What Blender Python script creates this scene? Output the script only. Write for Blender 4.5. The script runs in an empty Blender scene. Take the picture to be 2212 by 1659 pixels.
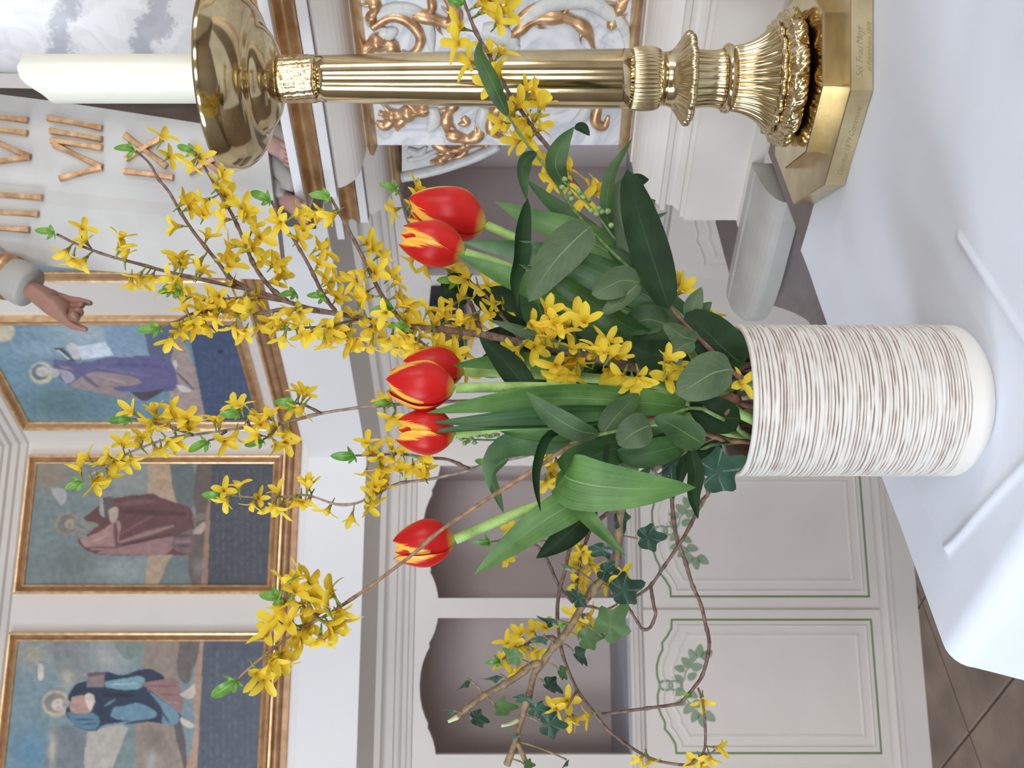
import bpy, math, random
import numpy as np
from mathutils import Vector, Matrix, noise
random.seed(7)
C = bpy.context.scene.collection
SC = bpy.context.scene
F = 2000.0            # focal length in photo pixels (2212 x 1659 frame)
CZ = 1.39             # camera height over the floor
TZ = CZ - .394        # altar top
R = math.radians
# ------------------------------------------------------------------ camera, light, exposure
cam = bpy.data.cameras.new('camera'); camo = bpy.data.objects.new('camera', cam); C.objects.link(camo)
cam.sensor_fit = 'HORIZONTAL'; cam.sensor_width = 36; cam.lens = 36 * F / 2212
cam.clip_start = .02; cam.clip_end = 60
camo.matrix_world = Matrix(((0, 1, 0, 0), (0, 0, -1, 0), (-1, 0, 0, CZ), (0, 0, 0, 1)))  # phone held on its side
cam.dof.use_dof = True; cam.dof.focus_distance = .84; cam.dof.aperture_fstop = 15
SC.camera = camo
SC.view_settings.view_transform = 'Standard'; SC.view_settings.look = 'None'
SC.view_settings.gamma = 1; SC.view_settings.use_curve_mapping = False
SC.view_settings.exposure = -0.57
SC.cycles.use_denoising = True
SC.cycles.max_bounces = 8; SC.cycles.diffuse_bounces = 4; SC.cycles.glossy_bounces = 4
SC.cycles.sample_clamp_indirect = 6
wd = bpy.data.worlds.new('world'); SC.world = wd; wd.use_nodes = True
wd.node_tree.nodes['Background'].inputs[0].default_value = (.8, .88, 1, 1)
wd.node_tree.nodes['Background'].inputs[1].default_value = .25
def area(name, loc, look, sx, sy, power, col):
    l = bpy.data.lights.new(name, 'AREA'); l.shape = 'RECTANGLE'; l.size = sx; l.size_y = sy
    l.energy = power; l.color = col
    o = bpy.data.objects.new(name, l); C.objects.link(o); o.location = loc
    o.rotation_euler = (Vector(look) - Vector(loc)).to_track_quat('-Z', 'Y').to_euler()
    return o
# daylight through the church windows: two on the north side, one south, two at the nave end
WINDOWS = [((-3.88, -.9, 2.9), (0, -.9, 2.9), 1.25, 3.4, 210, (.74, .86, 1)),
           ((-3.88, -3.6, 3.1), (0, -3.6, 3.1), 1.25, 3.4, 170, (.76, .87, 1)),
           ((3.88, -2.2, 3.1), (0, -2.2, 3.1), 1.25, 3.4, 140, (.98, .96, .92)),
           ((-1.5, -6.88, 2.7), (-1.5, 0, 2.7), 1.3, 3.4, 250, (.86, .92, 1)),
           ((1.7, -6.88, 2.7), (1.7, 0, 2.7), 1.3, 3.4, 250, (.95, .96, 1))]
for i, (l, k, sx, sy, pw, c) in enumerate(WINDOWS):
    area('window_daylight', l, k, sx, sy, pw, c)
# ------------------------------------------------------------------ helpers
def P(px, py, d):
    return Vector(((829.5 - py) / F * d, d, CZ - (px - 1106) / F * d))
def lin(c, g=1.0):
    return tuple(min(1, g * ((v / 255) / 12.92 if v < 10.3 else ((v / 255 + .055) / 1.055) ** 2.4)) for v in c)
def tag(o, label=None, cat=None, group=None, kind=None):
    if label: o['label'] = label
    if cat: o['category'] = cat
    if group: o['group'] = group
    if kind: o['kind'] = kind
    return o
def empty(name, loc=(0, 0, 0)):
    o = bpy.data.objects.new(name, None); C.objects.link(o); o.location = loc; o.empty_display_size = .02
    return o
def mk(name, verts, faces, mat=None, parent=None, smooth=False, uv=None, mats=None, fm=None):
    me = bpy.data.meshes.new(name)
    off = parent_loc(parent)
    me.from_pydata([tuple(Vector(v) - off) for v in verts], [], faces)
    for m in (mats or [mat]): me.materials.append(m)
    if fm: me.polygons.foreach_set('material_index', fm)
    if smooth: me.polygons.foreach_set('use_smooth', [True] * len(me.polygons))
    if uv:
        l = me.uv_layers.new(name='UVMap')
        for lp in me.loops: l.data[lp.index].uv = uv[lp.vertex_index]
    me.update()
    o = bpy.data.objects.new(name, me); C.objects.link(o)
    if parent: o.parent = parent
    return o
def parent_loc(p):
    v = Vector((0, 0, 0))
    while p is not None: v = v + p.location; p = p.parent
    return v
class MB:
    def __init__(s): s.v = []; s.f = []; s.m = []
    def add(s, v, f, mi=0):
        b = len(s.v); s.v += [Vector(x) for x in v]; s.f += [tuple(b + i for i in q) for q in f]; s.m += [mi] * len(f); return s
    def box(s, fr, s0, s1, o0, o1, z0, z1, mi=0):
        return s.add([fr.w(a, b, c) for c in (z0, z1) for b in (o0, o1) for a in (s0, s1)],
                     [(0, 1, 3, 2), (4, 6, 7, 5), (0, 4, 5, 1), (2, 3, 7, 6), (0, 2, 6, 4), (1, 5, 7, 3)], mi)
    def prism(s, fr, poly, o0, o1, mi=0):
        n = len(poly)
        return s.add([fr.w(a, o0, z) for a, z in poly] + [fr.w(a, o1, z) for a, z in poly],
                     [tuple(range(n))[::-1], tuple(range(n, 2 * n))] + [(i, (i + 1) % n, n + (i + 1) % n, n + i) for i in range(n)], mi)
    def tube(s, pts, rad, seg=8, flat=1.0, nrm=None, mi=0):
        v, f = tube(pts, rad, seg, flat, nrm); return s.add(v, f, mi)
    def build(s, name, mat, parent=None, smooth=False, mats=None):
        return mk(name, s.v, s.f, mat, parent, smooth, mats=mats, fm=s.m if mats else None)
class Fr:                                   # a vertical plane: s along it, o out towards the room, z up (world)
    def __init__(s, ox, oy, ang):
        s.O = Vector((ox, oy)); s.e = Vector((math.cos(R(ang)), math.sin(R(ang)))); s.n = Vector((math.sin(R(ang)), -math.cos(R(ang))))
    def w(s, a, o, z):
        p = s.O + s.e * a + s.n * o; return Vector((p.x, p.y, z))
    def pix(s, px, py, o=0.0):              # photo pixel -> (s, z) where its ray meets the plane
        t = Vector(((829.5 - py) / F, 1)); d = (o + s.O.dot(s.n)) / t.dot(s.n)
        return ((t * d - s.O).dot(s.e), CZ - (px - 1106) / F * d)
def spline(pts, n):
    P_ = [Vector(p) for p in pts]
    if len(P_) < 3:
        return [P_[0].lerp(P_[-1], i / n) for i in range(n + 1)]
    Q = [2 * P_[0] - P_[1]] + P_ + [2 * P_[-1] - P_[-2]]
    L = [0]
    for a, b in zip(P_, P_[1:]): L.append(L[-1] + max((b - a).length, 1e-9))
    out = []
    for i in range(n + 1):
        d = L[-1] * i / n; k = 0
        while k < len(P_) - 2 and d > L[k + 1]: k += 1
        t = (d - L[k]) / (L[k + 1] - L[k]); a, b, c, e = Q[k:k + 4]
        out.append(.5 * ((2 * b) + (c - a) * t + (2 * a - 5 * b + 4 * c - e) * t * t + (3 * b - a - 3 * c + e) * t ** 3))
    return out
def frames(pts, nrm=None):
    T = []
    for i in range(len(pts)):
        t = pts[min(i + 1, len(pts) - 1)] - pts[max(i - 1, 0)]
        T.append(t.normalized() if t.length > 1e-9 else Vector((0, 0, 1)))
    N = []; prev = Vector(nrm) if nrm is not None else Vector((.13, -1, .21))
    for t in T:
        h = Vector(nrm) if nrm is not None else prev
        n = h - t * h.dot(t)
        if n.length < 1e-4: n = t.orthogonal()
        n.normalize(); N.append(n); prev = n
    return T, N
def tube(pts, rad, seg=8, flat=1.0, nrm=None):
    T, N = frames(pts, nrm); v = []; f = []
    for i, p in enumerate(pts):
        B = T[i].cross(N[i]); r = rad(i / (len(pts) - 1)) if callable(rad) else rad
        for k in range(seg):
            a = 2 * math.pi * k / seg
            v.append(p + B * (math.cos(a) * r) + N[i] * (math.sin(a) * r * flat))
    n = len(pts)
    for i in range(n - 1):
        for k in range(seg):
            f.append((i * seg + k, i * seg + (k + 1) % seg, (i + 1) * seg + (k + 1) % seg, (i + 1) * seg + k))
    f.append(tuple(range(seg))[::-1]); f.append(tuple(range((n - 1) * seg, n * seg)))
    return v, f
def lathe(prof, seg=64, rf=None, c=(0, 0), cap=True):
    v = []; f = []; n = len(prof)
    for i, (r, z) in enumerate(prof):
        for k in range(seg):
            a = 2 * math.pi * k / seg; q = rf(r, z, a, i) if rf else r
            v.append(Vector((c[0] + q * math.cos(a), c[1] + q * math.sin(a), z)))
    for i in range(n - 1):
        for k in range(seg):
            f.append((i * seg + k, i * seg + (k + 1) % seg, (i + 1) * seg + (k + 1) % seg, (i + 1) * seg + k))
    if cap: f.append(tuple(range(seg))[::-1]); f.append(tuple(range((n - 1) * seg, n * seg)))
    return v, f
def sweep(path, prof, closed=False):        # plan polyline (x, y), profile (offset to the right of travel, z), mitred
    n = len(path); v = []; f = []
    Pp = [Vector(p) for p in path]
    for i, p in enumerate(Pp):
        a = (p - Pp[i - 1]) if (i > 0 or closed) else (Pp[1] - p)
        b = (Pp[(i + 1) % n] - p) if (i < n - 1 or closed) else (p - Pp[i - 1])
        a.normalize(); b.normalize()
        na = Vector((a.y, -a.x)); nb = Vector((b.y, -b.x)); m = (na + nb).normalized(); k = 1 / max(m.dot(na), .2)
        for o, z in prof: v.append(Vector((p.x + m.x * o * k, p.y + m.y * o * k, z)))
    q = len(prof)
    for i in range(n if closed else n - 1):
        j = (i + 1) % n
        for k in range(q - 1): f.append((i * q + k, j * q + k, j * q + k + 1, i * q + k + 1))
    if not closed: f.append(tuple(range(q))); f.append(tuple(range((n - 1) * q, n * q))[::-1])
    return v, f
def arcprof(o0, z0, o1, z1, bulge, n=7):    # curved step of a moulding
    out = []
    for i in range(n + 1):
        t = i / n; b = math.sin(math.pi * t) * bulge
        dx, dz = o1 - o0, z1 - z0; L = math.hypot(dx, dz) or 1
        out.append((o0 + dx * t - dz / L * b, z0 + dz * t + dx / L * b))
    return out
# ------------------------------------------------------------------ materials
def material(name):
    m = bpy.data.materials.new(name); m.use_nodes = True
    nt = m.node_tree; b = nt.nodes['Principled BSDF']
    return m, nt, b
def simple(name, col, rough=.5, metal=0, var=.06, scale=12, bump=0, bscale=60, spec=.5, detail=4, tint=None):
    m, nt, b = material(name); N = nt.nodes; L = nt.links
    tc = N.new('ShaderNodeTexCoord'); nz = N.new('ShaderNodeTexNoise'); nz.inputs['Scale'].default_value = scale; nz.inputs['Detail'].default_value = detail
    L.new(tc.outputs['Object'], nz.inputs['Vector'])
    rp = N.new('ShaderNodeValToRGB'); t = tint or col
    rp.color_ramp.elements[0].position = .3; rp.color_ramp.elements[1].position = .7
    rp.color_ramp.elements[0].color = (*[max(0, c * (1 - var)) for c in t], 1)
    rp.color_ramp.elements[1].color = (*[min(1, c * (1 + var)) for c in col], 1)
    L.new(nz.outputs['Fac'], rp.inputs['Fac']); L.new(rp.outputs['Color'], b.inputs['Base Color'])
    b.inputs['Roughness'].default_value = rough; b.inputs['Metallic'].default_value = metal; b.inputs['Specular IOR Level'].default_value = spec
    if bump:
        n2 = N.new('ShaderNodeTexNoise'); n2.inputs['Scale'].default_value = bscale; n2.inputs['Detail'].default_value = 5
        L.new(tc.outputs['Object'], n2.inputs['Vector'])
        bp = N.new('ShaderNodeBump'); bp.inputs['Strength'].default_value = bump; bp.inputs['Distance'].default_value = .002
        L.new(n2.outputs['Fac'], bp.inputs['Height']); L.new(bp.outputs['Normal'], b.inputs['Normal'])
    return m
def marble(name, base, vein, scale=7, rough=.35, amount=.5):
    m, nt, b = material(name); N = nt.nodes; L = nt.links
    tc = N.new('ShaderNodeTexCoord'); nz = N.new('ShaderNodeTexNoise'); nz.inputs['Scale'].default_value = scale; nz.inputs['Detail'].default_value = 7
    nz.inputs['Distortion'].default_value = 1.6; L.new(tc.outputs['Object'], nz.inputs['Vector'])
    rp = N.new('ShaderNodeValToRGB'); cr = rp.color_ramp
    cr.elements[0].position = .42; cr.elements[0].color = (*base, 1); cr.elements[1].position = .58; cr.elements[1].color = (*base, 1)
    e = cr.elements.new(.5); e.color = (*[base[i] * (1 - amount) + vein[i] * amount for i in range(3)], 1)
    L.new(nz.outputs['Fac'], rp.inputs['Fac']); L.new(rp.outputs['Color'], b.inputs['Base Color']); b.inputs['Roughness'].default_value = rough
    return m
def vcol(name, attr='paint', rough=.5, spec=.4, ramp=None):
    m, nt, b = material(name); a = nt.nodes.new('ShaderNodeAttribute'); a.attribute_name = attr
    if ramp:
        rp = nt.nodes.new('ShaderNodeValToRGB')
        for i, (p, c) in enumerate(ramp):
            e = rp.color_ramp.elements[i] if i < 2 else rp.color_ramp.elements.new(p)
            e.position = p; e.color = (*c, 1)
        nt.links.new(a.outputs['Fac'], rp.inputs['Fac']); nt.links.new(rp.outputs['Color'], b.inputs['Base Color'])
    else: nt.links.new(a.outputs['Color'], b.inputs['Base Color'])
    b.inputs['Roughness'].default_value = rough; b.inputs['Specular IOR Level'].default_value = spec
    return m
M = {}
M['paint'] = simple('cream_paint', lin((222, 214, 206)), .5, var=.03, scale=5)
M['paint_w'] = simple('white_paint', lin((236, 233, 232)), .45, var=.015, scale=4)
M['paint_m'] = simple('moulding_paint', lin((208, 200, 192)), .5, var=.03, scale=6)
M['panel'] = simple('panel_cream', lin((226, 217, 208)), .55, var=.03, scale=7)
M['taupe'] = simple('niche_taupe', lin((222, 209, 204)), .7, var=.03, scale=5)
M['sill'] = simple('niche_sill', lin((176, 182, 192)), .6, var=.03)
M['green'] = simple('green_line', lin((112, 136, 88)), .6, var=.08)
M['sprig'] = simple('green_sprig', lin((142, 160, 132)), .6, var=.12, scale=30)
M['plaster'] = simple('nave_plaster', lin((168, 160, 152)), .8, var=.03)
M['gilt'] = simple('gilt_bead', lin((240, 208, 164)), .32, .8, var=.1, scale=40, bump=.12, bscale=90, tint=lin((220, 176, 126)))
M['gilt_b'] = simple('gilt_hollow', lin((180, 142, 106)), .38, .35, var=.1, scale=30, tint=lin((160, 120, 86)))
M['gilt_c'] = simple('carved_gilt', lin((216, 176, 134)), .36, .7, var=.14, scale=60, bump=.25, bscale=140, tint=lin((178, 132, 92)))
M['tile'] = simple('stone_tile', lin((150, 132, 118)), .55, var=.14, scale=5, bump=.1, tint=lin((128, 112, 100)))
M['grout'] = simple('grout', lin((98, 84, 74)), .8)
M['black'] = simple('black_plastic', lin((34, 34, 40)), .4, var=.1)
# ------------------------------------------------------------------ the room
W1 = Fr(-.209, 3.3, 12); W2 = Fr(-.209, 3.3, -45)           # chancel wall, two faces meeting at a corner
K = W1.O
def struct(name, mb, mat, **k):
    o = mb.build(name, mat, **k); o['kind'] = 'structure'; return o
XY = Fr(0, 0, 0)                                            # o runs along -y here
room = [('wall_left', (-4.02, -3.9, -5.5, 7, 0, 6.5)), ('wall_right', (3.9, 4.02, -5.5, 7, 0, 6.5)), ('wall_back', (-3.9, 3.9, 6.9, 7.02, 0, 6.5)),
        ('ceiling', (-4, 4, -5.5, 7, 6.5, 6.6))]
for nm, b in room: struct(nm, MB().box(XY, *b), M['plaster'])
gl = bpy.data.materials.new('window_glass'); gl.use_nodes = True
bg = gl.node_tree.nodes['Principled BSDF']; bg.inputs['Base Color'].default_value = (.7, .8, .9, 1); bg.inputs['Roughness'].default_value = .3
bg.inputs['Emission Color'].default_value = (.85, .92, 1, 1); bg.inputs['Emission Strength'].default_value = 1.5
for i, (l, k, sx, sy, pw, c) in enumerate(WINDOWS):
    d = (Vector(k) - Vector(l)).normalized(); t = Vector((-d.y, d.x, 0)); p = Vector(l) - d * .012
    q = [p + t * a * sx / 2 + Vector((0, 0, b * sy / 2)) for a, b in ((-1, -1), (1, -1), (1, 1), (-1, 1))]
    o = mk('window_%d' % (i + 1), q + [x - d * .008 for x in q], [(0, 1, 2, 3), (7, 6, 5, 4), (0, 4, 5, 1), (1, 5, 6, 2), (2, 6, 7, 3), (3, 7, 4, 0)], gl); o['kind'] = 'structure'
    w = MB()
    for a in (-.5, 0, .5):
        c0 = p + t * a * sx + d * .03; w.tube([c0 - Vector((0, 0, sy / 2)), c0 + Vector((0, 0, sy / 2))], .03 if a else .018, 6)
    for b in (-.5, -.17, .17, .5):
        c0 = p + Vector((0, 0, b * sy)) + d * .03; w.tube([c0 - t * sx / 2, c0 + t * sx / 2], .018 if abs(b) < .3 else .03, 6)
    w.build('window_frame', M['paint_w'], o)
# floor of diagonal stone slabs
fl = struct('floor', MB().box(XY, -4, 4, -5.5, 7, -.06, -.006), M['grout'])
TS = .46; TF = Fr(-1.065, 2.82, -45)
tm = None
for i in range(-4, 6):
    for j in range(-5, 5):
        if tm is None:
            mb = MB(); g = .004; T0 = Fr(0, 0, -45)
            mb.add([T0.w(a, b, z) for z, q in ((-.03, g), (-.003, g), (0, g + .004)) for a, b in ((q, q), (TS - q, q), (TS - q, TS - q), (q, TS - q))],
                   [(0, 1, 5, 4), (1, 2, 6, 5), (2, 3, 7, 6), (3, 0, 4, 7), (4, 5, 9, 8), (5, 6, 10, 9), (6, 7, 11, 10), (7, 4, 8, 11), (8, 9, 10, 11)])
            o = mb.build('floor_tile', M['tile'], fl); tm = o.data
        else:
            o = bpy.data.objects.new('floor_tile', tm); C.objects.link(o); o.parent = fl
        o.location = TF.w(i * TS, j * TS, 0)
# the two wall faces above and behind the cabinets
LS, RS = -2.6, 2.6
struct('wall_chancel', MB().box(W1, LS, .12, -.12, 0, CZ + .47, 6.5), M['paint'])
struct('wall_chancel_diagonal', MB().box(W2, -.12, RS, -.12, 0, CZ + .47, 6.5), M['paint'])
path = [W1.w(LS, 0, 0).xy, K, W2.w(RS, 0, 0).xy]
def trim(n, prof, mat):
    v, f = sweep(path, [(o, CZ + z) for o, z in prof]); o = mk('trim_%d' % n, v, f, mat); o['kind'] = 'structure'; return o
trim(1, [(0, .74), (.03, .735), (.035, .725), (.05, .722), (.055, .71), (.09, .706), (.095, .697), (.13, .693), (.13, .4965)], M['paint_w'])
trim(2, [(.13, .4965), (.035, .456), (.034, .436), (.028, .432)] + arcprof(.028, .432, .02, .408, -.005) + [(.02, .396), (.015, .392)] + arcprof(.015, .392, .01, .368, .004) +
     [(.01, .354), (.006, .350), (.006, .336), (0, .333)], M['paint_m'])
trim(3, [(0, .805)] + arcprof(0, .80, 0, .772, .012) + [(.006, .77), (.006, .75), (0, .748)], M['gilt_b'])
trim(4, [(.008, .812), (.013, .809), (.013, .803), (.006, .8)], M['gilt'])
trim(5, [(0, 1.93), (.12, 1.93), (.12, 1.90), (.10, 1.895)] + arcprof(.10, 1.89, .07, 1.86, -.008) + [(.07, 1.845), (.055, 1.843)] + arcprof(.055, 1.84, .04, 1.81, .006) +
     [(.04, 1.795), (.03, 1.79), (.03, 1.775), (.018, 1.77), (.018, 1.75), (.008, 1.745), (.008, 1.725), (0, 1.72)], M['paint_m'])
# ------------------------------------------------------------------ built-in cabinets
ARCH = [(0, 0), (.03, .02), (.10, .16), (.16, .36), (.19, .50), (.205, .46), (.225, .47), (.26, .62), (.33, .82), (.41, .95), (.5, 1)]
ARCH = ARCH + [(1 - u, w) for u, w in ARCH[::-1][1:]]
OGEE = [(0, 0), (.07, .03), (.13, .30), (.18, .62), (.23, .60), (.28, .80), (.35, .97), (.43, .97), (.48, .86), (.5, .82)]
OGEE = OGEE + [(1 - u, w) for u, w in OGEE[::-1][1:]]
def loop_strip(fr, poly, w0, w1, o0, o1):   # a closed band following an outline, inset w0..w1
    def inset(w):
        n = len(poly); out = []
        for i in range(n):
            a = (Vector(poly[i]) - Vector(poly[i - 1])).normalized(); b = (Vector(poly[(i + 1) % n]) - Vector(poly[i])).normalized()
            m = Vector((-a.y - b.y, a.x + b.x)); m.normalize(); k = 1 / max(.45, m.dot(Vector((-a.y, a.x))))
            out.append(Vector(poly[i]) + m * w * k)
        return out
    A, B = inset(w0), inset(w1); mid = inset((w0 + w1) / 2); n = len(poly)
    v = [fr.w(p.x, o0, p.y) for p in A] + [fr.w(p.x, o1, p.y) for p in mid] + [fr.w(p.x, o0, p.y) for p in B]
    f = []
    for i in range(n):
        j = (i + 1) % n
        f += [(i, j, n + j, n + i), (n + i, n + j, 2 * n + j, 2 * n + i)]
    return v, f
def cabinet(fr, bays, z, label, s0, s1, greens, name='niche_cabinet', painted=True, wide=.012):
    c = empty(name, fr.w(bays[0][0], 0, 0)); tag(c, label, 'cabinet')
    zb, zs, zt = z                                           # niche sill, arch spring, arch crown
    top = CZ + .36
    m = MB(); edges = [s0] + [e for b in sorted(bays) for e in b] + [s1]
    for i in range(0, len(edges), 2): m.box(fr, edges[i], edges[i + 1], -.03, 0, zb - .03, top)
    for a, b in bays:
        pts = [(a + (b - a) * u, zs + (zt - zs) * w) for u, w in ARCH]
        n = len(pts)
        v = [fr.w(x, 0, zz) for x, zz in pts] + [fr.w(x, 0, top) for x, zz in pts] + [fr.w(x, -.03, zz) for x, zz in pts]
        m.add(v, [(i, i + 1, n + i + 1, n + i) for i in range(n - 1)] + [(i + 1, i, 2 * n + i, 2 * n + i + 1) for i in range(n - 1)])
    m.build('face_frame', M['paint'], c)
    for i_, (a, b) in enumerate(bays):                       # open niche: back, sides, vault, sill
        m = MB(); D = -.62; e = .012; el = wide if i_ == 0 else e
        q = [fr.w(x, o, zz) for o in (-.03, D) for zz in (zb, top) for x in (a - el, b + e)]
        m.add(q, [(4, 5, 7, 6), (0, 4, 6, 2), (5, 1, 3, 7), (6, 7, 3, 2)])
        m.build('niche', M['taupe'], c)
        MB().box(fr, a - el, b + e, D, -.028, zb - .02, zb).build('niche_sill', M['sill'], c)
    bottom = .12; dt = zb - .042
    pr = [(0, .0), (.012, -.004), (.012, -.014), (.022, -.017), (.022, -.030), (.012, -.034), (.012, -.044), (.004, -.048), (0, -.052)]
    m = MB(); v = [fr.w(s, o, zb + dz - .002) for s in (s0, s1) for o, dz in pr]; n = len(pr)
    m.add(v, [(k, n + k, n + k + 1, k + 1) for k in range(n - 1)] + [tuple(range(n))[::-1], tuple(range(n, 2 * n))]); m.build('rail_moulding', M['paint_m'], c)
    MB().box(fr, s0, s1, -.03, -.004, bottom - .05, zb - .03).build('carcass', M['paint'], c)
    m = MB(); m.box(fr, s0, s1, -.03, .012, .0, .085); m.box(fr, s0, s1, -.03, .018, .085, .097); m.build('plinth', M['paint'], c)
    for a, b, zl, zsp, ztop in greens:                       # doors: panel, bead, green line, painted sprig
        d = MB(); g = .03
        d.box(fr, a - g, b + g, -.004, .006, zl - .03, dt - .012)
        dd = d.build('door', M['panel'], c)
        out = [(a, zl), (b, zl)] + [(b + (a - b) * u, zsp + (ztop - zsp) * w) for u, w in OGEE]
        v, f = loop_strip(fr, out, 0, .007, .0063, .0075)
        if painted: mk('green_line', v, f, M['green'], dd)
        v, f = loop_strip(fr, out, .018, .028, .0063, .0095); mk('bead', v, f, M['panel'], dd)
        v, f = loop_strip(fr, out, .048, .064, .0063, .0085); mk('bead', v, f, M['panel'], dd)
        if not painted: continue
        m = MB(); cx = (a + b) / 2; zc = ztop - .012
        nrm = fr.w(0, 1, 0) - fr.w(0, 0, 0)
        def ring(x, zz, rx, rz):
            m.tube([fr.w(x + rx * math.cos(t), .0075, zz + rz * math.sin(t)) for t in np.linspace(0, 2 * math.pi, 15)], .0042, 5, .35, nrm)
        ring(cx, zc - .022, .015, .022); ring(cx, zc - .054, .015, .022)
        for sg in (-1, 1):
            st = [(0, -.07), (.02, -.085), (.045, -.09), (.065, -.105), (.085, -.125), (.10, -.14)]
            m.tube([fr.w(cx + sg * x, .0072, zc + zz) for x, zz in st], .0025, 5, .3, nrm)
            for x, zz, an, sz in ((.022, -.062, 70, 1), (.03, -.112, -60, .9), (.055, -.07, 80, .9), (.075, -.095, 50, 1.1), (.06, -.13, -80, 1), (.1, -.115, 30, 1), (.112, -.14, -10, 1.1), (.1, -.165, -55, 1.1)):
                dx, dz = sg * math.cos(R(an)), math.sin(R(an)); L = .021 * sz; Wd = .0135 * sz
                ct = (cx + sg * x, zc + zz); poly = []
                for k in range(10):
                    t = 2 * math.pi * k / 10; u, w = L * math.cos(t), Wd * math.sin(t) * (1 - .35 * math.cos(t))
                    poly.append((ct[0] + dx * u - dz * w, ct[1] + dz * u + dx * w))
                m.prism(fr, poly, .0063, .0076)
        m.build('painted_sprig', M['sprig'], dd)
    return c
zb = W1.pix(1359, 1480)[1]; zs = W1.pix(943, 1480)[1]; zt = W1.pix(906, 1480)[1]
S = lambda y: W1.pix(1150, y)[0]
zl = W1.pix(1893, 1480)[1]; zsp = W1.pix(1453, 1480)[1]; ztp = W1.pix(1416, 1480)[1]
b1 = (S(1630), S(1335)); b2 = (S(1292), S(1006)); wid = b1[1] - b1[0]; b0 = (b1[0] - .07 - wid, b1[0] - .07)
cabinet(W1, [b1, b2], (zb, zs, zt), 'cream built-in cabinet with two arched taupe niches and green-lined doors', LS, 0,
        [(a + .002, b - .002, zl, zsp, ztp) for a, b in (b1, b2)], wide=.14)
n3 = (W2.pix(1150, 595)[0], W2.pix(1150, 595)[0] + .62)
cabinet(W2, [n3], (zb, zs, zt), 'cream built-in cabinet with a taupe niche partly behind the gilded altarpiece', .0, RS,
        [(n3[0] + .02, n3[1] - .02, zl, zsp, ztp), (n3[1] + .12, n3[1] + .62, zl, zsp, ztp)], painted=False)
# small black loudspeaker fixed to the cabinet stile
sp = empty('loudspeaker', W2.w(.30, .0, CZ + .1)); tag(sp, 'small black loudspeaker box fixed to the cabinet stile', 'loudspeaker')
a = W2.pix(931, 617); b = W2.pix(1010, 735)
MB().box(W2, b[0], a[0], .0, .09, b[1], a[1]).build('body', M['black'], sp)
v, f = lathe([(.0, 0), (.035, .004), (.04, .001), (.044, .004), (.046, 0)], 20)
nn = W2.n; cc = W2.w((a[0] + b[0]) / 2, .09, (a[1] + b[1]) / 2); ee = W2.e
mk('grille', [cc + Vector((ee.x * p.x, ee.y * p.x, 0)) + Vector((0, 0, p.y)) + Vector((nn.x, nn.y, 0)) * p.z for p in v], f, M['grout'], sp)
# ------------------------------------------------------------------ framed paintings
def frame_sweep(fr, s0, s1, z0, z1, prof):  # mitred rectangular frame, profile (inset, out)
    n = len(prof); v = []
    for sx, sz in ((0, 0), (1, 0), (1, 1), (0, 1)):
        for ins, o in prof:
            v.append(fr.w(s1 - ins if sx else s0 + ins, o, z1 - ins if sz else z0 + ins))
    f = [(i * n + k, ((i + 1) % 4) * n + k, ((i + 1) % 4) * n + k + 1, i * n + k + 1) for i in range(4) for k in range(n - 1)]
    return v, f
def inpoly(X, Y, poly):
    r = np.zeros(X.shape, bool); n = len(poly)
    for i in range(n):
        x0, y0 = poly[i]; x1, y1 = poly[i - 1]
        if y0 == y1: continue
        r ^= ((y0 > Y) != (y1 > Y)) & (X < (x1 - x0) * (Y - y0) / (y1 - y0) + x0)
    return r
def smoothpoly(p):
    q = spline([(x, y, 0) for x, y in p + [p[0]]], len(p) * 5)
    return [(v.x, v.y) for v in q[:-1]]
VC = vcol('oil_paint', rough=.42, spec=.35)
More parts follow.
